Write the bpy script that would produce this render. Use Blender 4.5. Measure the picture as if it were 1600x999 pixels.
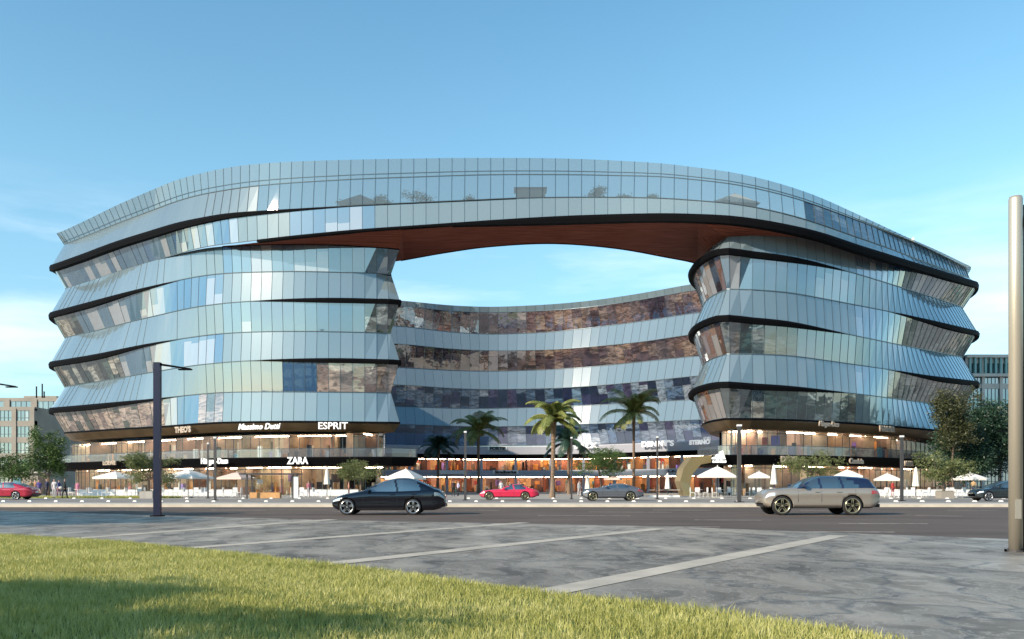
import bpy, bmesh, math, random
from mathutils import Vector, Matrix
import numpy as np
R = math.radians
random.seed(7)
for o in list(bpy.data.objects): bpy.data.objects.remove(o)
SC = bpy.context.scene
COL = SC.collection
F = 1386.0; H0 = 760.0; CZ = 1.2
# ------------------------------------------------------------------ camera
cam = bpy.data.cameras.new('camera'); camo = bpy.data.objects.new('camera', cam); COL.objects.link(camo)
camo.location = (0, 0, CZ); camo.rotation_euler = (R(90), 0, 0)
cam.sensor_width = 36; cam.lens = 36*F/1600; cam.shift_y = (H0-499.5)/1600
cam.clip_start = 0.1; cam.clip_end = 6000
SC.camera = camo
# ------------------------------------------------------------------ light
SUN_EL = 27; SUN_AZ = (-0.80, -0.60)          # direction towards the sun, in plan
world = bpy.data.worlds.new('World'); SC.world = world; world.use_nodes = True
nt = world.node_tree; nt.nodes.clear()
def N(t, typ, **kw):
    n = t.nodes.new(typ)
    for k, v in kw.items():
        if k.startswith('i_'):
            key = k[2:]
            n.inputs[int(key) if key.isdigit() else key.replace('_', ' ')].default_value = v
        else: setattr(n, k, v)
    return n
def math_n(t, op, a, b=None, clamp=False):
    n = t.nodes.new('ShaderNodeMath'); n.operation = op; n.use_clamp = clamp
    for i, v in enumerate((a, b)):
        if v is None: continue
        if isinstance(v, (int, float)): n.inputs[i].default_value = v
        else: t.links.new(v, n.inputs[i])
    return n.outputs[0]
def mix_n(t, f, a, b, mode='MIX'):
    n = t.nodes.new('ShaderNodeMix'); n.data_type = 'RGBA'; n.blend_type = mode
    for i, v in ((0, f), (6, a), (7, b)):
        if isinstance(v, (int, float)): n.inputs[i].default_value = v
        elif isinstance(v, tuple): n.inputs[i].default_value = v if len(v) == 4 else v+(1,)
        else: t.links.new(v, n.inputs[i])
    return n.outputs[2]
def ramp_n(t, fac, stops, interp='LINEAR'):
    n = t.nodes.new('ShaderNodeValToRGB'); cr = n.color_ramp; cr.interpolation = interp
    while len(cr.elements) < len(stops): cr.elements.new(0.5)
    for e, (p, c) in zip(cr.elements, stops):
        e.position = p; e.color = (c if len(c) == 4 else tuple(c)+(1,)) if not isinstance(c, (int, float)) else (c, c, c, 1)
    t.links.new(fac, n.inputs[0]); return n.outputs[0]
sky = N(nt, 'ShaderNodeTexSky', sky_type='NISHITA', sun_disc=False, sun_elevation=R(SUN_EL),
        sun_rotation=math.atan2(SUN_AZ[0], SUN_AZ[1]), air_density=1.0, dust_density=0.3, ozone_density=1.6)
tc = N(nt, 'ShaderNodeTexCoord'); sep = N(nt, 'ShaderNodeSeparateXYZ'); nt.links.new(tc.outputs['Generated'], sep.inputs[0])
mp = N(nt, 'ShaderNodeMapping'); mp.inputs['Scale'].default_value = (1.6, 1.6, 9.0); nt.links.new(tc.outputs['Generated'], mp.inputs[0])
cn = N(nt, 'ShaderNodeTexNoise', i_Scale=1.7, i_Detail=6.0, i_Roughness=0.55); nt.links.new(mp.outputs[0], cn.inputs[0])
cm = ramp_n(nt, cn.outputs[0], [(0.42, 0.0), (0.70, 1.0)])
low = ramp_n(nt, sep.outputs[2], [(0.0, 0.8), (0.15, 0.9), (0.25, 0.7), (0.31, 0.0)])
fac = math_n(nt, 'MULTIPLY', math_n(nt, 'MULTIPLY', cm, low), 0.6)
tint = ramp_n(nt, sep.outputs[2], [(0.0, (0.90, 1.06, 1.10)), (0.12, (0.98, 1.22, 1.22)), (0.3, (1.15, 1.50, 1.38)), (0.5, (0.98, 1.46, 1.42)), (1.0, (0.8, 1.1, 1.15))])
sk2 = mix_n(nt, 1.0, sky.outputs[0], tint, 'MULTIPLY')
cloud = mix_n(nt, fac, sk2, (9.0, 9.6, 10.2))
bg = N(nt, 'ShaderNodeBackground', i_Strength=0.130); nt.links.new(cloud, bg.inputs[0])
wo = N(nt, 'ShaderNodeOutputWorld'); nt.links.new(bg.outputs[0], wo.inputs[0])
sl = bpy.data.lights.new('sun', 'SUN'); sl.energy = 5.0; sl.angle = R(0.5); sl.color = (1.0, 0.85, 0.68)
so = bpy.data.objects.new('sun', sl); COL.objects.link(so)
_h = math.hypot(*SUN_AZ); sdir = Vector((SUN_AZ[0]/_h*math.cos(R(SUN_EL)), SUN_AZ[1]/_h*math.cos(R(SUN_EL)), math.sin(R(SUN_EL))))
so.rotation_euler = sdir.to_track_quat('Z', 'Y').to_euler(); so.location = (-60, -60, 80)
SC.render.engine = 'CYCLES'
SC.view_settings.view_transform = 'Standard'; SC.view_settings.look = 'None'
SC.view_settings.gamma = 1; SC.view_settings.use_curve_mapping = False
SC.view_settings.exposure = 0.35
try:
    SC.cycles.max_bounces = 7; SC.cycles.diffuse_bounces = 3; SC.cycles.glossy_bounces = 3
    SC.cycles.transparent_max_bounces = 10; SC.cycles.transmission_bounces = 2
    SC.cycles.caustics_reflective = False; SC.cycles.caustics_refractive = False
    SC.cycles.sample_clamp_indirect = 4
except Exception: pass
# ------------------------------------------------------------------ photo geometry helpers
def at(px, y, d): return Vector(((px-800)/F*d, d, CZ+(H0-y)/F*d))
def gp(px, y, z=0.0):
    d = (CZ-z)*F/(y-H0); return Vector(((px-800)/F*d, d, z))
# ------------------------------------------------------------------ mesh builder
class MB:
    def __init__(s): s.v = []; s.f = []; s.m = []; s.uv = []; s.use_uv = False
    def poly(s, pts, mi=0, uv=None):
        n = len(s.v); s.v += [tuple(p) for p in pts]; s.f.append(tuple(range(n, n+len(pts)))); s.m.append(mi)
        if uv: s.use_uv = True
        s.uv += list(uv) if uv else [(0, 0)]*len(pts)
    def box(s, c, size, mi=0, rz=0.0, taper=1.0, M=None):
        hx, hy, hz = size[0]/2, size[1]/2, size[2]/2; cs, sn = math.cos(rz), math.sin(rz); P = []
        for z, t in ((-hz, 1), (hz, taper)):
            for x, y in ((-hx, -hy), (hx, -hy), (hx, hy), (-hx, hy)):
                x *= t; y *= t
                p = Vector((c[0]+x*cs-y*sn, c[1]+x*sn+y*cs, c[2]+z))
                P.append(M @ p if M else p)
        for q in ((0, 3, 2, 1), (4, 5, 6, 7), (0, 1, 5, 4), (1, 2, 6, 5), (2, 3, 7, 6), (3, 0, 4, 7)): s.poly([P[i] for i in q], mi)
    def tube(s, pts, radii, n=8, mi=0, caps=True):
        pts = [Vector(p) for p in pts]
        if isinstance(radii, (int, float)): radii = [radii]*len(pts)
        base = len(s.v); prev = None
        for i, p in enumerate(pts):
            d = (pts[min(i+1, len(pts)-1)]-pts[max(i-1, 0)]); d = d.normalized() if d.length > 1e-9 else Vector((0, 0, 1))
            if prev is None:
                a = d.orthogonal().normalized()
            else:
                a = prev-d*prev.dot(d); a = a.normalized() if a.length > 1e-6 else d.orthogonal().normalized()
            prev = a; b = d.cross(a)
            for k in range(n):
                t = 2*math.pi*k/n; s.v.append(tuple(p+(a*math.cos(t)+b*math.sin(t))*radii[i]))
        for i in range(len(pts)-1):
            for k in range(n):
                q = (base+i*n+k, base+i*n+(k+1) % n, base+(i+1)*n+(k+1) % n, base+(i+1)*n+k)
                s.f.append(q); s.m.append(mi); s.uv += [(0, 0)]*4
        if caps:
            s.f.append(tuple(base+k for k in range(n-1, -1, -1))); s.m.append(mi); s.uv += [(0, 0)]*n
            s.f.append(tuple(base+(len(pts)-1)*n+k for k in range(n))); s.m.append(mi); s.uv += [(0, 0)]*n
    def grid(s, rows, mi=0, flip=False):
        base = len(s.v); nc = len(rows[0])
        for r in rows: s.v += [tuple(p) for p in r]
        for i in range(len(rows)-1):
            for j in range(nc-1):
                q = (base+i*nc+j, base+i*nc+j+1, base+(i+1)*nc+j+1, base+(i+1)*nc+j)
                s.f.append(q[::-1] if flip else q); s.m.append(mi); s.uv += [(0, 0)]*4
    def mesh(s, name, mats, smooth=False, weld=False):
        me = bpy.data.meshes.new(name); me.from_pydata(s.v, [], s.f); me.update()
        for m in (mats if isinstance(mats, (list, tuple)) else [mats]): me.materials.append(m)
        me.polygons.foreach_set('material_index', s.m)
        if smooth: me.polygons.foreach_set('use_smooth', [True]*len(s.f))
        if s.use_uv:
            l = me.uv_layers.new(name='UVMap'); l.data.foreach_set('uv', [c for p in s.uv for c in p])
        if weld:
            bm = bmesh.new(); bm.from_mesh(me); bmesh.ops.remove_doubles(bm, verts=bm.verts, dist=1e-4)
            bmesh.ops.recalc_face_normals(bm, faces=bm.faces); bm.to_mesh(me); bm.free()
        return me
    def build(s, name, mats, parent=None, smooth=False, weld=False):
        return link(name, s.mesh(name, mats, smooth, weld), parent)
def link(name, me, parent=None):
    o = bpy.data.objects.new(name, me); COL.objects.link(o)
    if parent: o.parent = parent
    return o
def tag(o, label=None, cat=None, group=None, kind=None):
    for k, v in (('label', label), ('category', cat), ('group', group), ('kind', kind)):
        if v: o[k] = v
    return o
def empty(name, loc, label=None, cat=None, group=None, rz=0):
    o = bpy.data.objects.new(name, None); COL.objects.link(o); o.location = loc; o.rotation_euler = (0, 0, rz)
    o.empty_display_size = 0.3
    return tag(o, label, cat, group)
def dup(root, loc, rz=0.0, label=None, scale=None):
    r = root.copy(); COL.objects.link(r); r.location = loc; r.rotation_euler = (0, 0, rz)
    if scale: r.scale = (scale,)*3
    if label: r['label'] = label
    for ch in list(root.children):
        c = ch.copy(); COL.objects.link(c); c.parent = r
        for g in list(ch.children):
            d = g.copy(); COL.objects.link(d); d.parent = c
    return r
# ------------------------------------------------------------------ materials
def mat(name, color, rough=0.6, metal=0.0, spec=0.5, noise=None, bump=None, coat=0.0, emit=None, coords='Object'):
    m = bpy.data.materials.new(name); m.use_nodes = True; t = m.node_tree; b = t.nodes['Principled BSDF']
    b.inputs['Base Color'].default_value = tuple(color)+(1,); b.inputs['Roughness'].default_value = rough
    b.inputs['Metallic'].default_value = metal; b.inputs['Specular IOR Level'].default_value = spec
    b.inputs['Coat Weight'].default_value = coat
    if emit: b.inputs['Emission Color'].default_value = tuple(emit[0])+(1,); b.inputs['Emission Strength'].default_value = emit[1]
    tc = None
    if noise or bump: tc = N(t, 'ShaderNodeTexCoord')
    if noise:      # (scale, amount)
        n = N(t, 'ShaderNodeTexNoise', i_Scale=noise[0], i_Detail=5.0); t.links.new(tc.outputs[coords], n.inputs[0])
        a = noise[1]; c0 = tuple(x*(1-a) for x in color); c1 = tuple(min(1, x*(1+a)) for x in color)
        t.links.new(ramp_n(t, n.outputs[0], [(0.3, c0), (0.7, c1)]), b.inputs['Base Color'])
    if bump:
        n = N(t, 'ShaderNodeTexNoise', i_Scale=bump[0], i_Detail=6.0); t.links.new(tc.outputs[coords], n.inputs[0])
        bp = N(t, 'ShaderNodeBump', i_Strength=bump[1], i_Distance=0.05); t.links.new(n.outputs[0], bp.inputs['Height'])
        t.links.new(bp.outputs[0], b.inputs['Normal'])
    return m
def facade_glass(name, dark, mid, light, refl, blinds, lowfreq=0.23, tintg=(0.82, 0.92, 0.97)):
    m = bpy.data.materials.new(name); m.use_nodes = True; t = m.node_tree; t.nodes.clear()
    uv = N(t, 'ShaderNodeUVMap'); sp = N(t, 'ShaderNodeSeparateXYZ'); t.links.new(uv.outputs[0], sp.inputs[0])
    u, v = sp.outputs[0], sp.outputs[1]
    fu = math_n(t, 'FLOOR', u); fv = math_n(t, 'FLOOR', v); vv = math_n(t, 'SUBTRACT', v, fv)
    cb = N(t, 'ShaderNodeCombineXYZ'); t.links.new(fu, cb.inputs[0]); t.links.new(fv, cb.inputs[1])
    wn = N(t, 'ShaderNodeTexWhiteNoise', noise_dimensions='3D'); t.links.new(cb.outputs[0], wn.inputs[0])
    sc = N(t, 'ShaderNodeVectorMath', operation='MULTIPLY'); t.links.new(cb.outputs[0], sc.inputs[0]); sc.inputs[1].default_value = (lowfreq, 3.7, 1)
    ln = N(t, 'ShaderNodeTexNoise', i_Scale=1.0, i_Detail=1.5); t.links.new(sc.outputs[0], ln.inputs[0])
    x = math_n(t, 'ADD', math_n(t, 'MULTIPLY', wn.outputs[0], 0.22), math_n(t, 'MULTIPLY', ln.outputs[0], 0.9))
    base = ramp_n(t, x, [(0.35, dark), (0.56, mid), (0.78, light)])
    # roller blinds drawn to differing heights behind groups of panes
    rb = math_n(t, 'ADD', math_n(t, 'MULTIPLY', ln.outputs[0], 1.5), math_n(t, 'MULTIPLY', wn.outputs[0], 0.35))
    drawn = math_n(t, 'GREATER_THAN', rb, 1.12-blinds*0.25)
    sepc = N(t, 'ShaderNodeSeparateXYZ'); t.links.new(wn.outputs[1], sepc.inputs[0])
    hgt = math_n(t, 'LESS_THAN', vv, math_n(t, 'ADD', math_n(t, 'MULTIPLY', sepc.outputs[1], 0.75), 0.3))
    bl = math_n(t, 'MULTIPLY', math_n(t, 'MULTIPLY', drawn, hgt), 0.75)
    base = mix_n(t, bl, base, (0.34, 0.345, 0.36))
    d = N(t, 'ShaderNodeBsdfPrincipled', i_Roughness=0.25); t.links.new(base, d.inputs['Base Color'])
    g = N(t, 'ShaderNodeBsdfGlossy', i_Roughness=0.02); g.inputs[0].default_value = tintg+(1,)
    tcn = N(t, 'ShaderNodeTexCoord')
    nn = N(t, 'ShaderNodeTexNoise', i_Scale=0.35, i_Detail=2.0); t.links.new(tcn.outputs['Object'], nn.inputs[0])
    bp = N(t, 'ShaderNodeBump', i_Strength=0.12, i_Distance=0.06); t.links.new(nn.outputs[0], bp.inputs['Height'])
    t.links.new(bp.outputs[0], g.inputs['Normal'])
    lw = N(t, 'ShaderNodeLayerWeight', i_Blend=0.35)
    fr = math_n(t, 'ADD', math_n(t, 'MULTIPLY', lw.outputs[0], 0.5), refl, clamp=True)
    mx = N(t, 'ShaderNodeMixShader'); t.links.new(fr, mx.inputs[0]); t.links.new(d.outputs[0], mx.inputs[1]); t.links.new(g.outputs[0], mx.inputs[2])
    o = N(t, 'ShaderNodeOutputMaterial'); t.links.new(mx.outputs[0], o.inputs[0])
    return m
def clear_glass(name, refl=0.16, tint=(0.9, 0.95, 0.96), opac=0.0, col=(0.3, 0.4, 0.45)):
    m = bpy.data.materials.new(name); m.use_nodes = True; t = m.node_tree; t.nodes.clear()
    tr = N(t, 'ShaderNodeBsdfTransparent'); tr.inputs[0].default_value = tint+(1,)
    g = N(t, 'ShaderNodeBsdfGlossy', i_Roughness=0.02)
    lw = N(t, 'ShaderNodeLayerWeight', i_Blend=0.3)
    fr = math_n(t, 'ADD', math_n(t, 'MULTIPLY', lw.outputs[0], 0.5), refl, clamp=True)
    mx = N(t, 'ShaderNodeMixShader'); t.links.new(fr, mx.inputs[0]); t.links.new(tr.outputs[0], mx.inputs[1]); t.links.new(g.outputs[0], mx.inputs[2])
    out = mx.outputs[0]
    if opac:
        d = N(t, 'ShaderNodeBsdfDiffuse'); d.inputs[0].default_value = col+(1,)
        m2 = N(t, 'ShaderNodeMixShader', i_0=opac); t.links.new(out, m2.inputs[1]); t.links.new(d.outputs[0], m2.inputs[2]); out = m2.outputs[0]
    o = N(t, 'ShaderNodeOutputMaterial'); t.links.new(out, o.inputs[0])
    return m
def palette_panels(name, cols, wpan=1.0, rough=0.6, seed=0.0, emit=0.0):
    m = bpy.data.materials.new(name); m.use_nodes = True; t = m.node_tree; b = t.nodes['Principled BSDF']
    uv = N(t, 'ShaderNodeUVMap'); sp = N(t, 'ShaderNodeSeparateXYZ'); t.links.new(uv.outputs[0], sp.inputs[0])
    fu = math_n(t, 'FLOOR', math_n(t, 'MULTIPLY', sp.outputs[0], wpan)); cb = N(t, 'ShaderNodeCombineXYZ', i_2=seed)
    t.links.new(fu, cb.inputs[0]); t.links.new(math_n(t, 'FLOOR', sp.outputs[1]), cb.inputs[1])
    wn = N(t, 'ShaderNodeTexWhiteNoise', noise_dimensions='3D'); t.links.new(cb.outputs[0], wn.inputs[0])
    n = len(cols); c = ramp_n(t, wn.outputs[0], [(i/n, k) for i, k in enumerate(cols)], 'CONSTANT')
    tcn = N(t, 'ShaderNodeTexCoord'); nz = N(t, 'ShaderNodeTexNoise', i_Scale=1.3, i_Detail=5.0); t.links.new(tcn.outputs['Object'], nz.inputs[0])
    c = mix_n(t, 0.5, c, ramp_n(t, nz.outputs[0], [(0.3, 0.45), (0.7, 1.0)]), 'MULTIPLY')
    t.links.new(c, b.inputs['Base Color']); b.inputs['Roughness'].default_value = rough
    if emit: t.links.new(c, b.inputs['Emission Color']); b.inputs['Emission Strength'].default_value = emit
    return m
M = {}
M['spandrel'] = facade_glass('spandrel_glass', (0.135, 0.182, 0.203), (0.15, 0.20, 0.222), (0.17, 0.222, 0.245), 0.13, -1.5, tintg=(.72, .84, .90))
M['vision'] = facade_glass('vision_glass', (0.012, 0.06, 0.15), (0.05, 0.11, 0.17), (0.13, 0.18, 0.21), 0.22, 0.42, tintg=(.75, .86, .95))
def painted_reflection_glass(name, cols, refl=.3, tintg=(.8, .88, .95), warm=(1, 1, 1), cool=(.25, .3, .5)):  # broken reflections painted as a patch pattern in the base colour
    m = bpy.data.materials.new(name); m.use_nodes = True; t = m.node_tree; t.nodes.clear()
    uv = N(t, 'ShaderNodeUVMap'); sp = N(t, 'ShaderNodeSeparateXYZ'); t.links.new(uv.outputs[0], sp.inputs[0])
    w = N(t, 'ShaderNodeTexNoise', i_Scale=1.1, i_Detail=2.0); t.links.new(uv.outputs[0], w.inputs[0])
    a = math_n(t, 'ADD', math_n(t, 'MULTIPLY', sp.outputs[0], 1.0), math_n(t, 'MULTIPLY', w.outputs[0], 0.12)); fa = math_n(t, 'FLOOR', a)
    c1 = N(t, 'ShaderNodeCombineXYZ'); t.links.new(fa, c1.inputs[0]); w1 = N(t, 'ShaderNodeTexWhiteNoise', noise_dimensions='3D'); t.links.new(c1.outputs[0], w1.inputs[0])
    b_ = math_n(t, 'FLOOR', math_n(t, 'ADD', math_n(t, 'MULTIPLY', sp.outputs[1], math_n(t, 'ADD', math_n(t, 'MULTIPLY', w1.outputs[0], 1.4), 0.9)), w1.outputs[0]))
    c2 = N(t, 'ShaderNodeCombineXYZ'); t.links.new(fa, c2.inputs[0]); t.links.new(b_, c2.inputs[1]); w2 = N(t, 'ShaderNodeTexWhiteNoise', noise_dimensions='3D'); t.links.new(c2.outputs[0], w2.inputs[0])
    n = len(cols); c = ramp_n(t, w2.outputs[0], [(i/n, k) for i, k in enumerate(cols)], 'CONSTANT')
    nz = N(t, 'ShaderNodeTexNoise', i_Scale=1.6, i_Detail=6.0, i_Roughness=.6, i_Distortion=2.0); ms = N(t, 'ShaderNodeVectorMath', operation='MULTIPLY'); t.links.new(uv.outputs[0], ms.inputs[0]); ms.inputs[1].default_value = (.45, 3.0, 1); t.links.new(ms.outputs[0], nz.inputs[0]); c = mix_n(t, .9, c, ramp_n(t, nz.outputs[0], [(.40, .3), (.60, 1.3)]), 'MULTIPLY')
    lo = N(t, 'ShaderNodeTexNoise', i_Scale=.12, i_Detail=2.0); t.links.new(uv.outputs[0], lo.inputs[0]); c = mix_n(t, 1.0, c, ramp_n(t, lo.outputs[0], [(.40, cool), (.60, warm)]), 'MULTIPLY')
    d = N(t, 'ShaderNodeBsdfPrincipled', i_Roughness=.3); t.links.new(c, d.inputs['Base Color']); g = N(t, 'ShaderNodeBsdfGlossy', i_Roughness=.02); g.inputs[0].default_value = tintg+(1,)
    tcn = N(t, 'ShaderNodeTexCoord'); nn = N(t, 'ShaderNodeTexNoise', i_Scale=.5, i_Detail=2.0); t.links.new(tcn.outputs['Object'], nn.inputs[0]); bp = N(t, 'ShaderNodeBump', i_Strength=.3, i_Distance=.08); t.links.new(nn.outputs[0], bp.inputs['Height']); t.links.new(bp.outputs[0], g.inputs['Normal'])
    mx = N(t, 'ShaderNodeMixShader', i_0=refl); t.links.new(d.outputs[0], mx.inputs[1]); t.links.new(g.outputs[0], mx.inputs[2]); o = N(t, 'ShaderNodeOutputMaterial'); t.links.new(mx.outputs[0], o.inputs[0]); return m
M['court_reflect'] = painted_reflection_glass('court_painted_reflection', [(.14, .09, .09), (.34, .22, .17), (.22, .14, .13), (.40, .29, .22), (.18, .12, .12), (.28, .19, .16), (.36, .26, .2), (.20, .14, .14)], .40)
M['court_cool'] = painted_reflection_glass('cool_painted_reflection', [(.02, .03, .06), (.10, .16, .24), (.20, .26, .32), (.03, .03, .08), (.32, .38, .42), (.07, .06, .12)], .35, warm=(1.1, 1, 1), cool=(.5, .7, .9))
M['dark_reflect'] = painted_reflection_glass('dark_painted_reflection', [(.02, .025, .025), (.10, .10, .09), (.30, .27, .22), (.03, .05, .05), (.16, .13, .11), (.36, .34, .29), (.05, .08, .07)], .22, cool=(.6, .7, .8))
M['tan_reflect'] = painted_reflection_glass('tan_painted_reflection', [(.34, .25, .20), (.42, .32, .25), (.20, .14, .12), (.30, .24, .20), (.07, .08, .06), (.45, .36, .30)], .2, cool=(.7, .7, .75))
M['roof_clear'] = clear_glass('terrace_glass', .10, (.62, .70, .72), .42, (.20, .25, .27))
M['bridge_glass'] = facade_glass('bridge_glass', (0.145, 0.185, 0.197), (0.158, 0.20, 0.212), (0.172, 0.215, 0.226), 0.12, -1.0, tintg=(.66, .78, .84))
M['court_glass'] = facade_glass('court_glass', (0.02, 0.02, 0.04), (0.20, 0.13, 0.11), (0.50, 0.36, 0.26), 0.42, 0.05, 0.37, (0.85, 0.85, 0.9))
M['inner_glass'] = facade_glass('inner_glass', (0.03, 0.02, 0.02), (0.2, 0.11, 0.08), (0.35, 0.25, 0.18), 0.25, 0.5, 0.6)
M['black'] = mat('black_metal', (0.004, 0.004, 0.005), 0.7, 0.0, spec=.05)
M['mullion'] = mat('mullion', (0.09, 0.12, 0.14), 0.4, 0.4)
M['wood'] = None
M['bronze'] = mat('bronze_cladding', (0.20, 0.14, 0.08), 0.35, 0.55, noise=(0.4, 0.25))
M['grey_fascia'] = mat('grey_fascia', (0.42, 0.44, 0.50), 0.45, 0.2)
M['concrete'] = mat('concrete', (0.38, 0.36, 0.33), 0.8, noise=(2, 0.15))
M['white'] = mat('white_paint', (0.8, 0.8, 0.78), 0.4)
M['sign'] = mat('sign_white', (0.85, 0.85, 0.83), 0.4, emit=((1, 0.98, 0.95), 0.35))
M['sign_tan'] = mat('sign_tan', (0.45, 0.36, 0.28), 0.4)
M['shopglass'] = clear_glass('shop_glass', 0.05)
M['balglass'] = clear_glass('balustrade_glass', 0.12, (0.62, 0.68, 0.74), 0.15, (0.35, 0.4, 0.46))
M['parapet'] = clear_glass('parapet_glass', 0.14, (0.56, 0.64, 0.66), 0.45, (0.22, 0.28, 0.30))
M['ceil'] = mat('shop_ceiling', (0.6, 0.5, 0.4), 0.8)
M['lamp'] = mat('lamp_panel', (1, 0.8, 0.6), 0.5, emit=((1.0, 0.76, 0.54), 34.0))
M['shopfloor'] = mat('shop_floor', (0.35, 0.3, 0.26), 0.3)
M['shopwall'] = palette_panels('shop_wall', [(0.72, 0.56, 0.42), (0.78, 0.66, 0.52), (0.66, 0.44, 0.34), (0.80, 0.72, 0.60), (0.45, 0.32, 0.26), (0.72, 0.52, 0.44), (0.74, 0.60, 0.46)], 0.8)
M['courtwall'] = palette_panels('court_shop_wall', [(0.70, 0.36, 0.16), (0.55, 0.20, 0.12), (0.35, 0.12, 0.07), (0.8, 0.45, 0.15), (0.20, 0.10, 0.08), (0.65, 0.3, 0.2)], 0.9, emit=0.10)  # wall colour glows faintly by itself, standing in for shop lighting
for nm, c in (('g_dark', (0.05, 0.04, 0.05)), ('g_red', (0.55, 0.06, 0.06)), ('g_white', (0.8, 0.77, 0.72)), ('g_orange', (0.7, 0.28, 0.07)), ('g_pink', (0.6, 0.25, 0.28)), ('g_wood', (0.42, 0.26, 0.14)), ('g_purple', (0.25, 0.15, 0.5)), ('g_teal', (0.10, 0.30, 0.36))):
    M[nm] = mat(nm, c, 0.6)
GOODS = [M[k] for k in ('g_dark', 'g_red', 'g_white', 'g_orange', 'g_pink', 'g_wood', 'g_purple', 'g_teal')]
def wood_mat():
    m = bpy.data.materials.new('soffit_wood'); m.use_nodes = True; t = m.node_tree; b = t.nodes['Principled BSDF']
    tcn = N(t, 'ShaderNodeTexCoord'); mp = N(t, 'ShaderNodeMapping'); mp.inputs['Scale'].default_value = (0.15, 6.0, 1.0); t.links.new(tcn.outputs['Object'], mp.inputs[0])
    n = N(t, 'ShaderNodeTexNoise', i_Scale=2.0, i_Detail=5.0); t.links.new(mp.outputs[0], n.inputs[0])
    c = ramp_n(t, n.outputs[0], [(0.3, (0.13, 0.036, 0.024)), (0.5, (0.24, 0.075, 0.05)), (0.7, (0.40, 0.15, 0.10))])
    sp = N(t, 'ShaderNodeSeparateXYZ'); t.links.new(tcn.outputs['Object'], sp.inputs[0])
    fr = math_n(t, 'FRACT', math_n(t, 'MULTIPLY', sp.outputs[1], 2.2)); g = math_n(t, 'LESS_THAN', fr, 0.10)
    c = mix_n(t, g, c, (0.05, 0.015, 0.01)); t.links.new(c, b.inputs['Base Color']); b.inputs['Roughness'].default_value = 0.7; b.inputs['Specular IOR Level'].default_value = 0.08
    return m
M['wood'] = wood_mat()
# ------------------------------------------------------------------ ground
def sheet(name, pts, z, m, label=None, kind='structure', thick=0.0):
    b = MB(); top = [(p[0], p[1], z) for p in pts]; b.poly(top, 0)
    if thick:
        n = len(pts)
        for i in range(n):
            a, c = top[i], top[(i+1) % n]
            b.poly([a, (a[0], a[1], z-thick), (c[0], c[1], z-thick), c], 0)
    o = b.build(name, m); tag(o, label, None, None, kind)
    bm = bmesh.new(); bm.from_mesh(o.data); bmesh.ops.triangulate(bm, faces=bm.faces); bm.to_mesh(o.data); bm.free()
    return o
def asphalt():
    m = bpy.data.materials.new('asphalt'); m.use_nodes = True; t = m.node_tree; b = t.nodes['Principled BSDF']
    tcn = N(t, 'ShaderNodeTexCoord')
    n1 = N(t, 'ShaderNodeTexNoise', i_Scale=0.25, i_Detail=6.0); t.links.new(tcn.outputs['Object'], n1.inputs[0])
    mp = N(t, 'ShaderNodeMapping'); mp.inputs['Scale'].default_value = (0.05, 1.2, 1); t.links.new(tcn.outputs['Object'], mp.inputs[0])
    n2 = N(t, 'ShaderNodeTexNoise', i_Scale=1.0, i_Detail=4.0); t.links.new(mp.outputs[0], n2.inputs[0])
    n3 = N(t, 'ShaderNodeTexNoise', i_Scale=40.0, i_Detail=3.0); t.links.new(tcn.outputs['Object'], n3.inputs[0])
    x = math_n(t, 'ADD', math_n(t, 'ADD', math_n(t, 'MULTIPLY', n1.outputs[0], 0.35), math_n(t, 'MULTIPLY', n2.outputs[0], 0.4)), math_n(t, 'MULTIPLY', n3.outputs[0], 0.25))
    t.links.new(ramp_n(t, x, [(0.34, (0.075, 0.058, 0.048)), (0.50, (0.115, 0.09, 0.075)), (0.66, (0.17, 0.135, 0.11))]), b.inputs['Base Color'])
    b.inputs['Roughness'].default_value = 0.8; b.inputs['Specular IOR Level'].default_value = .25
    bp = N(t, 'ShaderNodeBump', i_Strength=0.5, i_Distance=0.01); t.links.new(n3.outputs[0], bp.inputs['Height']); t.links.new(bp.outputs[0], b.inputs['Normal'])
    return m
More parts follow.
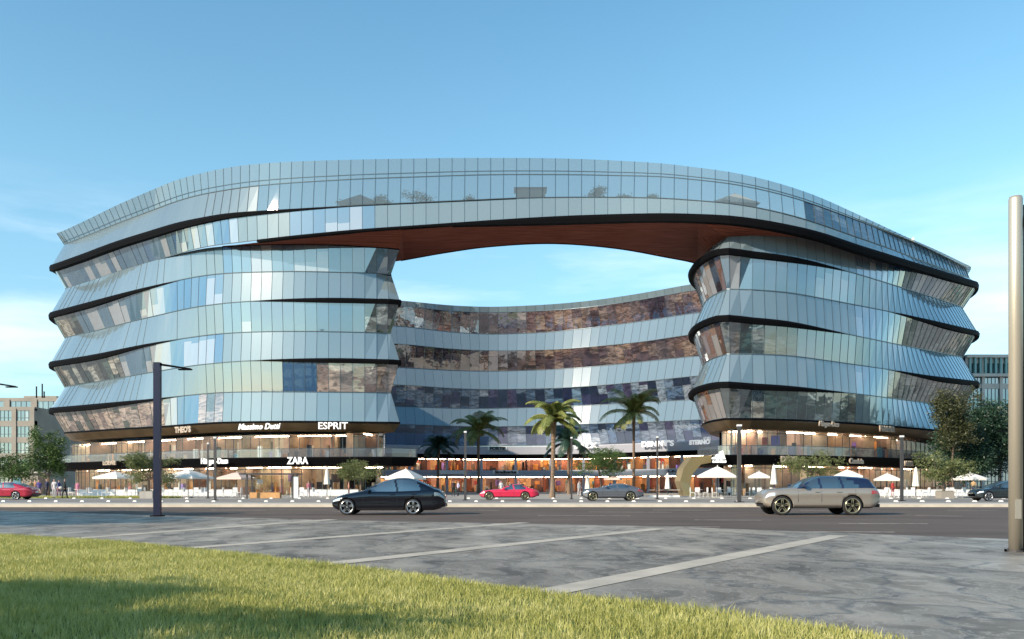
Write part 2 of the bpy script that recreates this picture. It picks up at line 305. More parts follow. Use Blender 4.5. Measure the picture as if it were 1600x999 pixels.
def stone():
    m = bpy.data.materials.new('slate_paving'); m.use_nodes = True; t = m.node_tree; b = t.nodes['Principled BSDF']
    tcn = N(t, 'ShaderNodeTexCoord')
    w = N(t, 'ShaderNodeTexNoise', i_Scale=0.5, i_Detail=3.0); t.links.new(tcn.outputs['Object'], w.inputs[0])
    wv = N(t, 'ShaderNodeVectorMath', operation='SCALE'); t.links.new(w.outputs[1], wv.inputs[0]); wv.inputs[3].default_value = 1.6
    ad = N(t, 'ShaderNodeVectorMath', operation='ADD'); t.links.new(tcn.outputs['Object'], ad.inputs[0]); t.links.new(wv.outputs[0], ad.inputs[1])
    mp = N(t, 'ShaderNodeMapping'); mp.inputs['Scale'].default_value = (0.85, 0.36, 1); mp.inputs['Rotation'].default_value = (0, 0, R(-8)); t.links.new(ad.outputs[0], mp.inputs[0])
    n1 = N(t, 'ShaderNodeTexNoise', i_Scale=1.3, i_Detail=9.0, i_Roughness=0.62); t.links.new(mp.outputs[0], n1.inputs[0])
    vo = N(t, 'ShaderNodeTexVoronoi', feature='DISTANCE_TO_EDGE', i_Scale=0.55); t.links.new(mp.outputs[0], vo.inputs[0])
    vc = N(t, 'ShaderNodeTexVoronoi', feature='F1', i_Scale=0.55); t.links.new(mp.outputs[0], vc.inputs[0])
    rg = N(t, 'ShaderNodeTexNoise', i_Scale=2.6, i_Detail=8.0, i_Roughness=0.7); t.links.new(mp.outputs[0], rg.inputs[0])
    ridge = math_n(t, 'ABSOLUTE', math_n(t, 'SUBTRACT', rg.outputs[0], 0.5))
    c = ramp_n(t, n1.outputs[0], [(0.34, (0.105, 0.088, 0.066)), (0.5, (0.23, 0.197, 0.152)), (0.66, (0.40, 0.345, 0.27))])
    vb = N(t, 'ShaderNodeRGBToBW'); t.links.new(vc.outputs[1], vb.inputs[0]); c = mix_n(t, 0.45, c, ramp_n(t, vb.outputs[0], [(.2, .62), (.8, 1.25)]), 'MULTIPLY')
    c = mix_n(t, ramp_n(t, vo.outputs[0], [(0.0, 0.8), (0.022, 0.0)]), c, (0.09, 0.08, 0.07))
    c = mix_n(t, ramp_n(t, ridge, [(0.0, 0.5), (0.02, 0.0)]), c, (0.50, 0.46, 0.40))
    t.links.new(c, b.inputs['Base Color']); b.inputs['Roughness'].default_value = 0.42
    t.links.new(ramp_n(t, n1.outputs[0], [(0.3, 0.62), (0.7, 0.35)]), b.inputs['Roughness'])
    hh = math_n(t, 'ADD', math_n(t, 'MULTIPLY', n1.outputs[0], 1.0), math_n(t, 'MULTIPLY', rg.outputs[0], 0.5))
    bp = N(t, 'ShaderNodeBump', i_Strength=0.4, i_Distance=0.06); t.links.new(hh, bp.inputs['Height']); t.links.new(bp.outputs[0], b.inputs['Normal'])
    return m
M['asphalt'] = asphalt(); M['stone'] = stone()
M['line'] = mat('road_paint', (0.62, 0.56, 0.48), 0.7, noise=(3.0, 0.45))
M['kerb'] = mat('kerb_stone', (0.62, 0.55, 0.44), 0.7, noise=(1.5, 0.12))
M['plaza'] = mat('plaza_paving', (0.36, 0.33, 0.29), 0.7, noise=(0.3, 0.2))
M['access'] = mat('access_lane', (0.24, 0.22, 0.20), 0.7, noise=(0.4, 0.2))
M['strip'] = mat('paving_strip', (0.50, 0.44, 0.35), 0.55, noise=(1.2, 0.18), bump=(6, 0.2))
M['earth'] = mat('earth', (0.10, 0.10, 0.06), 0.9, noise=(0.05, 0.3))
M['turf'] = mat('turf', (0.085, 0.13, 0.025), 0.9, noise=(2.0, 0.4), bump=(30, 0.8))
sheet('ground', [(-3000, -2500), (3000, -2500), (3000, 4000), (-3000, 4000)], -0.03, M['earth'])
near_edge = [(-400, 250), (-24-40, 42+26), (-24, 41.6), (-6.6, 30.4), (4.4, 25.4), (8.4, 21.6), (11.3, 18.9), (30, 1.5), (60, -27)]
near_edge[0] = (-160, 127)
FK = 51.0
sheet('road', [(-400, FK+0.06), (-400, -90), (400, -90), (400, FK+0.06)], 0.0, M['asphalt'])
sheet('pavement', [p for p in near_edge] + [(60, -60), (-160, -60)], 0.05, M['stone'], thick=0.06)
sheet('plaza', [(-300, FK+0.36), (300, FK+0.36), (300, 300), (-300, 300)], 0.146, M['plaza'])
sheet('access_road', [(-300, 58), (300, 58), (300, 73), (-300, 73)], 0.150, M['access'])
k = MB()
k.box((0, FK+0.2, 0.075), (600, 0.3, 0.155)); k.build('kerb', M['kerb'])['kind'] = 'structure'
sheet('kerb_paving', [(-300, FK+0.34), (300, FK+0.34), (300, FK+3.6), (-300, FK+3.6)], 0.1515, M['kerb'])
# light stone strips let into the slate paving
b = MB()
for (a, c, w) in (((835, 930), (1312, 837), .44), ((490, 884), (1030, 826.5), .42), ((280, 858), (820, 817), .42), ((60, 846), (520, 812), .42), ((1585, 1040), (1700, 930), .12)):
    A = gp(a[0], a[1], .05); B = gp(c[0], c[1], .05); d = (B-A).normalized(); n = Vector((-d.y, d.x, 0))*w/2
    A -= d*.5
    b.poly([A-n+Vector((0, 0, .006)), B-n+Vector((0, 0, .006)), B+n+Vector((0, 0, .006)), A+n+Vector((0, 0, .006))])
b.build('paving_strip', M['strip'])['kind'] = 'structure'
b = MB()
for (x0, x1, y) in ((1195, 1318, 804.5), (1085, 1190, 812.5), (1310, 1450, 818), (1250, 1398, 831), (1000, 1125, 823), (840, 985, 805.5), (920, 1050, 800), (1430, 1505, 806), (150, 230, 797), (330, 415, 797), (520, 620, 799), (60, 120, 799), (700, 780, 797), (1020, 1110, 797), (1250, 1330, 797.5), (1480, 1560, 797.5)):
    A = gp(x0, y, .004); B = gp(x1, y+0.6, .004); w = 0.07 if y > 803 else 0.09
    b.poly([A+Vector((0, -w, 0)), B+Vector((0, -w, 0)), B+Vector((0, w, 0)), A+Vector((0, w, 0))])
b.build('lane_marking', M['line'])['kind'] = 'structure'
# lawn with real blades
lawn_px = [(-120, 834), (0, 840), (150, 848), (300, 862), (500, 885), (700, 912), (870, 935), (1100, 962), (1350, 999), (1500, 1030)]
lp = [gp(x, y, .05) for x, y in lawn_px]
lawn_poly = [(p.x, p.y) for p in lp] + [(3.5, 0.0), (3, -8), (-30, -8), (-30, 24)]
bl = MB(); bl.poly([(x, y, .09) for x, y in lawn_poly]); 
for i in range(len(lawn_poly)):
    a, c = lawn_poly[i], lawn_poly[(i+1) % len(lawn_poly)]; bl.poly([(a[0], a[1], .09), (a[0], a[1], .04), (c[0], c[1], .04), (c[0], c[1], .09)])
bl.build('lawn', M['turf'])['kind'] = 'structure'
def grass_mat():
    m = bpy.data.materials.new('grass_blade'); m.use_nodes = True; t = m.node_tree; b = t.nodes['Principled BSDF']
    tcn = N(t, 'ShaderNodeTexCoord'); n = N(t, 'ShaderNodeTexNoise', i_Scale=9.0, i_Detail=3.0); t.links.new(tcn.outputs['Object'], n.inputs[0])
    n2 = N(t, 'ShaderNodeTexNoise', i_Scale=0.6, i_Detail=3.0); t.links.new(tcn.outputs['Object'], n2.inputs[0])
    x = math_n(t, 'ADD', math_n(t, 'MULTIPLY', n.outputs[0], .6), math_n(t, 'MULTIPLY', n2.outputs[0], .4))
    t.links.new(ramp_n(t, x, [(0.35, (0.24, 0.25, 0.05)), (0.5, (0.50, 0.49, 0.15)), (0.66, (0.72, 0.67, 0.32))]), b.inputs['Base Color'])
    b.inputs['Roughness'].default_value = 0.6; b.inputs['Transmission Weight'].default_value = 0
    tr = N(t, 'ShaderNodeBsdfTranslucent'); tr.inputs[0].default_value = (0.40, 0.38, 0.08, 1)
    mx = N(t, 'ShaderNodeMixShader', i_0=0.3); t.links.new(b.outputs[0], mx.inputs[1]); t.links.new(tr.outputs[0], mx.inputs[2])
    t.links.new(mx.outputs[0], t.nodes['Material Output'].inputs[0]); return m
def inside(P, poly):
    x, y = P[:, 0], P[:, 1]; c = np.zeros(len(P), bool); n = len(poly)
    for i in range(n):
        x1, y1 = poly[i]; x2, y2 = poly[(i+1) % n]
        cond = ((y1 > y) != (y2 > y)) & (x < (x2-x1)*(y-y1)/((y2-y1) if y2 != y1 else 1e-9)+x1); c ^= cond
    return c
rs = np.random.RandomState(3)
def blades(name, poly, box, dens, h0, h1, width, z0, m):
    x0, x1, y0, y1 = box; n = int((x1-x0)*(y1-y0)*dens)
    P = np.stack([rs.uniform(x0, x1, n), rs.uniform(y0, y1, n)], 1); P = P[inside(P, poly)]
    P = P[(P[:, 1] > 5.0) & (np.abs(P[:, 0]) < P[:, 1]*0.62+1.0)] if name == 'grass' else P
    n = len(P); a = rs.uniform(0, 2*np.pi, n); h = rs.uniform(h0, h1, n)*(0.75+0.5*rs.rand(n)); w = width*(0.7+0.6*rs.rand(n))
    clump = np.sin(P[:, 0]*2.1+np.sin(P[:, 1]*1.7)*2)*np.cos(P[:, 1]*2.6+P[:, 0]); h *= 1+0.22*clump
    la = rs.uniform(0, 2*np.pi, n); ln = rs.uniform(0.1, 0.7, n)*h
    dx, dy = np.cos(a)*w/2, np.sin(a)*w/2; V = np.zeros((n, 5, 3))
    V[:, 0] = np.stack([P[:, 0]-dx, P[:, 1]-dy, np.full(n, z0)], 1); V[:, 1] = np.stack([P[:, 0]+dx, P[:, 1]+dy, np.full(n, z0)], 1)
    mx, my = P[:, 0]+np.cos(la)*ln*.3, P[:, 1]+np.sin(la)*ln*.3
    V[:, 2] = np.stack([mx+dx*.8, my+dy*.8, z0+h*.55], 1); V[:, 3] = np.stack([mx-dx*.8, my-dy*.8, z0+h*.55], 1)
    V[:, 4] = np.stack([P[:, 0]+np.cos(la)*ln, P[:, 1]+np.sin(la)*ln, z0+h], 1)
    me = bpy.data.meshes.new(name); me.vertices.add(n*5); me.vertices.foreach_set('co', V.reshape(-1))
    b5 = (np.arange(n)*5)[:, None]; loops = np.concatenate([b5+np.array([[0, 1, 2, 3]]), b5+np.array([[3, 2, 4]])], 1).reshape(-1)
    me.loops.add(n*7); me.loops.foreach_set('vertex_index', loops); me.polygons.add(n*2)
    st = (np.arange(n)*7)[:, None]+np.array([[0, 4]]); me.polygons.foreach_set('loop_start', st.reshape(-1)); me.update(calc_edges=True); me.validate()
    me.materials.append(m); o = link(name, me); tag(o, 'short yellow green grass growing on the foreground lawn' if name == 'grass' else 'strip of green grass along the far pavement', 'grass', None, 'stuff'); return o
M['grass'] = grass_mat()
blades('grass', lawn_poly, (-16, 5, 5, 23), 2600, 0.030, 0.085, 0.0065, 0.085, M['grass'])
blades('grass_verge', [(-46, 77), (-30, 77), (-30, 81), (-46, 81)], (-46, -30, 77, 81), 160, 0.1, 0.22, 0.05, 0.14, M['grass'])
tagv = MB(); tagv.box((-38, 79, .155), (16, 4, .05)); tagv.build('grass_bed', M['turf'])['kind'] = 'structure'

# ------------------------------------------------------------------ the glass office building
def catmull(P, step):
    P = [Vector((p[0], p[1])) for p in P]; Q = [P[0]*2-P[1]]+P+[P[-1]*2-P[-2]]; out = []
    for i in range(1, len(Q)-2):
        p0, p1, p2, p3 = Q[i-1:i+3]; t0 = 0; t1 = t0+max((p1-p0).length**.5, 1e-4); t2 = t1+max((p2-p1).length**.5, 1e-4); t3 = t2+max((p3-p2).length**.5, 1e-4)
        for s in range(24):
            t = t1+(t2-t1)*s/24
            A1 = p0*((t1-t)/(t1-t0))+p1*((t-t0)/(t1-t0)); A2 = p1*((t2-t)/(t2-t1))+p2*((t-t1)/(t2-t1)); A3 = p2*((t3-t)/(t3-t2))+p3*((t-t2)/(t3-t2))
            B1 = A1*((t2-t)/(t2-t0))+A2*((t-t0)/(t2-t0)); B2 = A2*((t3-t)/(t3-t1))+A3*((t-t1)/(t3-t1))
            out.append(B1*((t2-t)/(t2-t1))+B2*((t-t1)/(t2-t1)))
    out.append(P[-1]); L = [0]
    for a, b in zip(out, out[1:]): L.append(L[-1]+(b-a).length)
    n = max(2, round(L[-1]/step)); res = []
    xs = np.interp(np.linspace(0, L[-1], n+1), L, [p.x for p in out]); ys = np.interp(np.linspace(0, L[-1], n+1), L, [p.y for p in out])
    return [Vector((x, y)) for x, y in zip(xs, ys)]
def smooth_list(a, it=3):
    a = list(a)
    for _ in range(it): a = [a[0]]+[(a[i-1]+2*a[i]+a[i+1])/4 for i in range(1, len(a)-1)]+[a[-1]]
    return a
class Wing:
    def __init__(s, ctrl, step=1.45):
        s.b = catmull(ctrl, step); n = len(s.b); s.n = []
        for i in range(n):
            d = (s.b[min(i+1, n-1)]-s.b[max(i-1, 0)]).normalized(); s.n.append(Vector((d.y, -d.x)))
        s.px = [800+F*p.x/p.y for p in s.b]; s.Z = {}; s.O = {}
    def fit(s, k, table, off, i0, i1):
        n = len(s.b); O = [off(k, i) for i in range(n)]; z = []
        tx = [a[0] for a in table]; ty = [a[1] for a in table]
        for i in range(n):
            j = min(max(i, i0), i1); P = s.b[j]+s.n[j]*O[j]; px = 800+F*P.x/P.y
            z.append(CZ+(H0-np.interp(px, tx, ty))*P.y/F)
        s.Z[k] = smooth_list(z, 4); s.O[k] = O
    def level(s, k, z, off): s.Z[k] = [z]*len(s.b); s.O[k] = [off(k, i) for i in range(len(s.b))]
    def pt(s, i, k, e=0.0, dz=0.0):
        p = s.b[i]+s.n[i]*(s.O[k][i]+e); return Vector((p.x, p.y, s.Z[k][i]+dz))
    def q(s, i, off, z): p = s.b[i]+s.n[i]*off; return Vector((p.x, p.y, z))
def near_i(W, px, lo=0, hi=None):
    hi = hi or len(W.b)-1; return min(range(lo, hi+1), key=lambda i: abs(W.px[i]-px))
B = empty('office_building', (0, 105, 0), 'long curved blue glass building with a wide opening under its rooftop bridge', 'office building')
Binv = Matrix.Translation((0, -105, 0))
def bpart(b, name, mats, smooth=False, parent=None):
    b.v = [(x, y-105, z) for x, y, z in b.v]
    return b.build(name, mats, parent or B, smooth)
def ribbon(W, kl, kh, i0, i1, mi_fn, name, mats, row, mull=True, msz=0.036, mfn=None, rails=()):
    g = MB(); m = MB()
    for i in range(i0, i1):
        a, b_, c, d = W.pt(i, kl), W.pt(i+1, kl), W.pt(i+1, kh), W.pt(i, kh)
        g.poly([a, b_, c, d], mi_fn(i), [(i+.02, row+.01), (i+.98, row+.01), (i+.98, row+.99), (i+.02, row+.99)])
    o = bpart(g, name, mats)
    if mull:
        for i in range(i0, i1+1):
            if mfn and not mfn(i): continue
            a, c = W.pt(i, kl, .02), W.pt(i, kh, .02); m.tube([a, c], msz/2*1.2, 4, 0, False)
        for f in rails:
            m.tube([W.pt(i, kl, .03).lerp(W.pt(i, kh, .03), f) for i in range(i0, i1+1)], .045, 4, 0, False)
        m.tube([W.pt(i, kl, .03) for i in range(i0, i1+1)], 0.06, 4, 0, False)
        mo = bpart(m, 'mullions', M['mullion'], parent=None); mo.parent = o
    return o
def band(W, k, i0, i1, tfn, name='black_ledge', out=0.35):
    b = MB(); rows = []
    for i in range(i0, i1+1):
        t = max(tfn(i), 0.02); e = out*min(1, t/0.5)
        rows.append([W.pt(i, k, -.25, .05), W.pt(i, k, e*.6, .06), W.pt(i, k, e, -t*.35), W.pt(i, k, e*.8, -t), W.pt(i, k, -.5, -t)])
    b.grid(rows, 0); b.poly(rows[0]); b.poly(rows[-1][::-1]); return bpart(b, name, M['black'])
def sm(a, b_, x):
    t = min(1, max(0, (x-a)/(b_-a))); return t*t*(3-2*t)
# ---- left wing
LW = Wing([(-55, 172), (-66, 163), (-72, 150), (-71.3, 140), (-68.4, 132), (-58.5, 123.5), (-47.9, 115.6), (-38.4, 109), (-31, 105.6), (-22.4, 104), (-13.9, 104.9), (-13.0, 105.6), (-13.4, 106.4), (-18, 114), (-27, 124), (-36, 136), (-42, 152), (-48, 166)])
iL = min(range(len(LW.b)), key=lambda i: LW.px[i]+(0 if LW.b[i].y < 150 else 1e3)); iC = min(range(len(LW.b)), key=lambda i: (LW.b[i]-Vector((-13.0, 105.6))).length)
def wL(i):
    if i <= iC: return 1-1.12*sm(near_i(LW, 110, iL, iC), near_i(LW, 330, iL, iC), i)-.55*sm(near_i(LW, 575, iL, iC), iC, i)
    return -0.7
def offL(k, i): return -0.85+0.95*wL(i)*(1 if k % 2 == 1 else -1)
TL = {0: [(98, 676), (198, 669), (240, 667), (268, 665), (339, 659.5), (460, 658), (634, 660)],
 1: [(84, 638), (240, 624), (280, 619.5), (304, 617), (350, 613), (388, 612.5), (460, 612.5), (624, 614)],
 2: [(101, 605), (174, 593), (242, 581), (304, 571), (350, 566.5), (400, 563.5), (480, 561), (560, 561), (628, 564)],
 3: [(83, 566), (160, 553), (230, 538), (304, 526.5), (350, 521), (388, 519), (460, 517.7), (544, 519), (623, 521.5)],
 4: [(102, 528), (150, 517), (216, 500), (268, 488), (304, 480), (350, 474), (400, 470.5), (480, 467), (560, 467), (636, 470)],
 5: [(83, 489), (118, 479), (220, 452), (267.6, 441), (302, 433), (350, 427), (460, 424), (600, 427.7), (622, 431)],
 6: [(101, 452.5), (210, 416.5), (267.7, 400), (322.8, 387), (400, 382), (500, 382), (560, 384), (627, 390)]}
for k_ in TL: LW.fit(k_, TL[k_], offL, iL, iC)
nL = len(LW.b)-1
def vis(W, kl, kh): return lambda i: 1 if W.O[kl][i] < W.O[kh][i]-0.05 else 0
def special(W, lo, hi, base, runs):  # chosen runs of panes take the glass with painted reflections
    def f(i):
        px = W.px[i] if lo <= i <= hi else (60 if i < lo else W.px[hi])
        for a, c, m in runs:
            if a <= px <= c: return m
        return base(i)
    return f
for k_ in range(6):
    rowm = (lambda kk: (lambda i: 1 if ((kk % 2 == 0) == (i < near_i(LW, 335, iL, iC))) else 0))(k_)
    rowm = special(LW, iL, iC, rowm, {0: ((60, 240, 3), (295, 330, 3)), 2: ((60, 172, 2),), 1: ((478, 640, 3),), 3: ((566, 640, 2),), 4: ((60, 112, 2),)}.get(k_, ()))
    ribbon(LW, k_, k_+1, 0, iC, rowm, 'window_ribbon', [M['spandrel'], M['vision'], M['dark_reflect'], M['tan_reflect']], 100+k_, mfn=lambda i, kk=k_: i > near_i(LW, 300, iL, iC) or random.random() < .5)
    ribbon(LW, k_, k_+1, iC, nL, lambda i: i % 2 if True else 0, 'courtyard_window_ribbon', [M['inner_glass'], M['wood']], 130+k_)
for k_ in (1, 3, 5):
    band(LW, k_, 0, near_i(LW, 340, iL, iC), lambda i: .70*(1-sm(near_i(LW, 130, iL, iC), near_i(LW, 310, iL, iC), i)), 'black_ledge')
for k_ in (2, 4):
    band(LW, k_, near_i(LW, 340, iL, iC), iC+4, lambda i: .5*sm(near_i(LW, 350, iL, iC), near_i(LW, 530, iL, iC), i), 'black_ledge')
band(LW, 6, near_i(LW, 340, iL, iC), iC+6, lambda i: .12, 'black_ledge', .1)
band(LW, 5, near_i(LW, 596, iL, iC), iC+3, lambda i: .3*sm(near_i(LW, 590, iL, iC), iC, i), 'black_ledge', .2)
# ---- right wing
RW = Wing([(52, 166), (38, 146), (29.5, 127), (24.6, 116), (21.9, 109), (21.3, 102.5), (22.3, 97.1), (22.7, 96.3), (23.6, 96.0), (30.5, 97), (41, 103.2), (52, 112.4), (61.5, 121.5), (67.5, 129), (70.3, 137), (70, 150), (62, 166)])
jC = min(range(len(RW.b)), key=lambda i: (RW.b[i]-Vector((22.7, 96.3))).length)
jE = max(range(jC, len(RW.b)), key=lambda i: RW.px[i]); jI = min(range(0, jC), key=lambda i: RW.px[i])
nR = len(RW.b)-1
def wR(i):
    if i <= jC: return -0.75
    return -0.75+.6*sm(jC+1, near_i(RW, 1175, jC, jE), i)+1.25*sm(near_i(RW, 1330, jC, jE), near_i(RW, 1500, jC, jE), i)
def offR(k, i): return -0.85+0.9*wR(i)*(1 if k % 2 == 0 else -1)
TR = {0: [(1097, 664), (1122, 653), (1230, 655), (1341, 661), (1466, 672), (1505, 680)],
 1: [(1080, 617), (1090, 606), (1122, 597), (1230, 604), (1341, 616), (1476, 633), (1510, 640)],
 2: [(1096, 583), (1127, 553), (1230, 555), (1341, 570.6), (1391, 578), (1450, 588), (1529, 597)],
 3: [(1080, 522), (1100, 505), (1119, 493), (1150, 495), (1230, 503), (1341, 526), (1391, 536), (1507, 559)],
 4: [(1090, 488), (1097, 476), (1127, 451), (1230, 456.5), (1341, 477.5), (1404, 490), (1529, 519)],
 5: [(1080, 436), (1100, 407), (1119, 389), (1150, 391), (1185, 395), (1263, 408), (1341, 429), (1435, 457.5), (1509, 482)],
 6: [(1097, 395), (1127, 371), (1185, 368), (1279, 373), (1338, 391), (1400, 408), (1450, 424), (1529, 446)]}
for k_ in TR: RW.fit(k_, TR[k_], offR, jC, jE)
# the curved end keeps the storey heights of the corner
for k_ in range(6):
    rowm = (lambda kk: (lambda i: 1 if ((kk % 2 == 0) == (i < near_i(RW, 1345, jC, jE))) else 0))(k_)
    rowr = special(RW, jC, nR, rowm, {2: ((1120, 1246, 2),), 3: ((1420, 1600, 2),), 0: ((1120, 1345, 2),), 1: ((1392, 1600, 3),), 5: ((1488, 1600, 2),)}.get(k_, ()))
    ribbon(RW, k_, k_+1, jC, nR, rowr, 'window_ribbon', [M['spandrel'], M['vision'], M['dark_reflect'], M['tan_reflect']], 200+k_)
    ribbon(RW, k_, k_+1, max(jI-4, 0), jC, rowm, 'window_ribbon', [M['spandrel'], M['inner_glass']], 215+k_)
    ribbon(RW, k_, k_+1, 0, max(jI-4, 0), lambda i: i % 2, 'courtyard_window_ribbon', [M['inner_glass'], M['wood']], 230+k_)
for k_ in (1, 3, 5):
    band(RW, k_, jI-6, near_i(RW, 1380, jC, jE), lambda i: .62*(1-sm(jC+3, near_i(RW, 1360, jC, jE), i)), 'black_ledge', .45)
for k_ in (2, 4):
    band(RW, k_, near_i(RW, 1360, jC, jE), nR, lambda i: .6*sm(near_i(RW, 1370, jC, jE), near_i(RW, 1490, jC, jE), i), 'black_ledge')
# ---- rooftop bridge ribbon
BR = Wing([(-55, 172), (-66, 163), (-72, 150), (-71.3, 140), (-68.4, 132), (-58.5, 123.5), (-47.9, 115.4), (-38, 107.8), (-29.5, 103), (-20, 100.6), (-10, 99.7), (0, 99.2), (10, 98.4), (18, 96.2), (24, 94.8), (31, 95.6), (41, 102.0), (52, 111.8), (61.5, 121.2), (67.5, 128.8), (70.3, 137), (70, 150), (62, 166)])
bL = min(range(30), key=lambda i: BR.px[i]+(0 if BR.b[i].y < 150 else 1e3)); nB = len(BR.b)-1; bE = max(range(nB-35, nB+1), key=lambda i: BR.px[i]+(0 if BR.b[i].y < 150 else -1e3))
def wB(i):
    return 1-sm(near_i(BR, 150, bL, bE), near_i(BR, 460, bL, bE), i)
def eB(i): return sm(near_i(BR, 1250, bL, bE), near_i(BR, 1480, bL, bE), i)
def offB(k, i):
    w, e = wB(i), eB(i)
    return {6: -1.8*w-0.05, 7: 0.0-0.9*e, 8: -1.7*w-0.35*(1-w)-1.2*e, 9: -0.7*w-0.45*(1-w)-0.3*e}[k]
TB = {6: [(101, 452.7), (210, 416.5), (267.7, 400), (322.8, 385), (400, 376.5), (460, 369), (565, 359), (760, 346), (885, 338.5), (975, 335.5), (1065, 334.6), (1160, 340), (1200, 347), (1279, 363.7), (1338, 384), (1435, 413.7), (1529, 443)],
 7: [(82, 416), (185, 377.5), (278, 349), (350, 335), (460, 327.6), (570, 320.6), (760, 312), (822, 309), (935, 307.6), (1045, 309.6), (1160, 320), (1185, 324.7), (1247, 340), (1310, 361), (1388, 388), (1435, 406), (1519, 437)],
 8: [(101, 382.7), (187.6, 347.6), (277.8, 313.8), (320, 302.6), (382.8, 292.6), (460, 285.6), (570, 279.5), (760, 273), (910, 273), (1045, 276), (1160, 290), (1185, 295.5), (1247, 312), (1341, 345), (1435, 382.5), (1519, 424.5)],
 9: [(92, 365), (192.6, 316), (278, 280), (348, 263), (400, 256.5), (460, 252.5), (570, 249.4), (700, 247), (850, 247), (935, 249), (1045, 255.8), (1166, 272.8), (1222.5, 288.8), (1279, 307.5), (1341, 335.6), (1404, 365), (1466, 392), (1519, 418)]}
for k_ in TB: BR.fit(k_, TB[k_], offB, bL, bE)
i_l = near_i(BR, 335, bL, bE); i_r = near_i(BR, 1240, bL, bE)
ribbon(BR, 6, 7, 0, nB, lambda i: 1 if i < i_l+3 else (0 if i > i_l+14 or i < i_l+8 else 1), 'window_ribbon', [M['bridge_glass'], M['vision']], 300, mfn=lambda i: i > near_i(BR, 250, bL, bE) and i < near_i(BR, 1180, bL, bE) or random.random() < .3)
ribbon(BR, 7, 8, 0, nB, lambda i: 1 if i > i_r else (2 if i > i_l+4 else 0), 'window_ribbon', [M['bridge_glass'], M['dark_reflect'], M['roof_clear']], 301, mfn=lambda i: i > i_l-2, msz=.065)
ribbon(BR, 8, 9, 0, nB, lambda i: 0, 'roof_parapet', [M['parapet']], 302, rails=(0.22,), msz=.055)
band(BR, 7, 0, near_i(BR, 800, bL, bE), lambda i: .75*(1-sm(near_i(BR, 250, bL, bE), near_i(BR, 560, bL, bE), i))+.1, 'black_ledge')
band(BR, 6, near_i(BR, 400, bL, bE), nB, lambda i: .22+.58*sm(near_i(BR, 640, bL, bE), near_i(BR, 900, bL, bE), i), 'black_ledge')
# soffit of the bridge
inner = catmull([(-22, 119), (-14.1, 114.2), (-8.5, 110.6), (-3, 107.8), (4.6, 106.3), (12.3, 108.3), (19, 112.3), (24.6, 116.4), (31, 127)], .5)
ipx = [800+F*p.x/p.y for p in inner]
def brp(i, dz=-.30): return BR.pt(i, 6, -.15, dz)
s_ = MB(); a0, a1 = near_i(BR, 628, bL, bE), near_i(BR, 1095, bL, bE)
c0 = min(range(len(inner)), key=lambda j: (inner[j]-Vector((-14.1, 114.2))).length); c1 = min(range(len(inner)), key=lambda j: (inner[j]-Vector((24.6, 116.4))).length)
ZI = 30.3
nn = 46; rows = []
for q in range(nn+1):
    fa = a0+(a1-a0)*q/nn; ia = int(fa); A = brp(ia).lerp(brp(min(ia+1, nB)), fa-ia)
    fc = c0+(c1-c0)*q/nn; ic = int(fc); Cc = inner[ic].lerp(inner[min(ic+1, len(inner)-1)], fc-ic)
    Cv = Vector((Cc.x, Cc.y, ZI)); rows.append([A.lerp(Cv, t/6) for t in range(7)])
s_.grid(rows, 0); bpart(s_, 'timber_soffit', M['wood'])
s_ = MB(); rows = []
l0, l1 = near_i(BR, 340, bL, bE), a0; m0, m1 = near_i(LW, 340, iL, iC), iC
for q in range(41):
    fa = l0+(l1-l0)*q/40; ia = int(fa); A = brp(ia, -.2).lerp(brp(min(ia+1, nB), -.2), fa-ia)
    fb = m0+(m1-m0)*q/40; ib = int(fb); D = LW.pt(ib, 6, -.1).lerp(LW.pt(min(ib+1, nL), 6, -.1), fb-ib); rows.append([A, A.lerp(D, .5), D])
s_.grid(rows, 0)
IC0 = Vector((inner[c0].x+.35, inner[c0].y, ZI+.02)); s_.poly([brp(a0, -.25)+Vector((.3, 0, 0)), brp(a0, -.25)-Vector((.2, 0, 0)), LW.pt(iC, 6, -.1), IC0]); s_.poly([LW.pt(iC, 6, -.1), LW.pt(min(iC+6, nL), 6, -.1), IC0])
bpart(s_, 'timber_soffit', M['wood'])
s_ = MB(); rows = []
r0, r1 = a1, near_i(BR, 1420, bL, bE); t0, t1 = jC, near_i(RW, 1420, jC, jE)
for q in range(41):
    fa = r0+(r1-r0)*q/40; ia = int(fa); A = brp(ia, -.6).lerp(brp(min(ia+1, nB), -.6), fa-ia)
    fb = t0+(t1-t0)*q/40; ib = int(fb); D = RW.pt(ib, 6, -.1).lerp(RW.pt(min(ib+1, nR), 6, -.1), fb-ib); rows.append([A, A.lerp(D, .5), D])
s_.grid(rows, 0)
e_rows = [[Vector((a.x, a.y, a.z)) for a in ((brp(a1, -.32)-Vector((.3, 0, 0))).lerp(Vector((inner[c1].x-.35, inner[c1].y, ZI+.02)), q/12), RW.pt(max(jC-int(q*1.1), 0), 6, -.1))] for q in range(13)]
s_.grid(e_rows, 0); s_.poly([brp(a1, -.32)-Vector((.3, 0, 0)), brp(a1, -.6)+Vector((.2, 0, 0)), RW.pt(jC, 6, -.1)])
bpart(s_, 'timber_soffit', M['wood'])
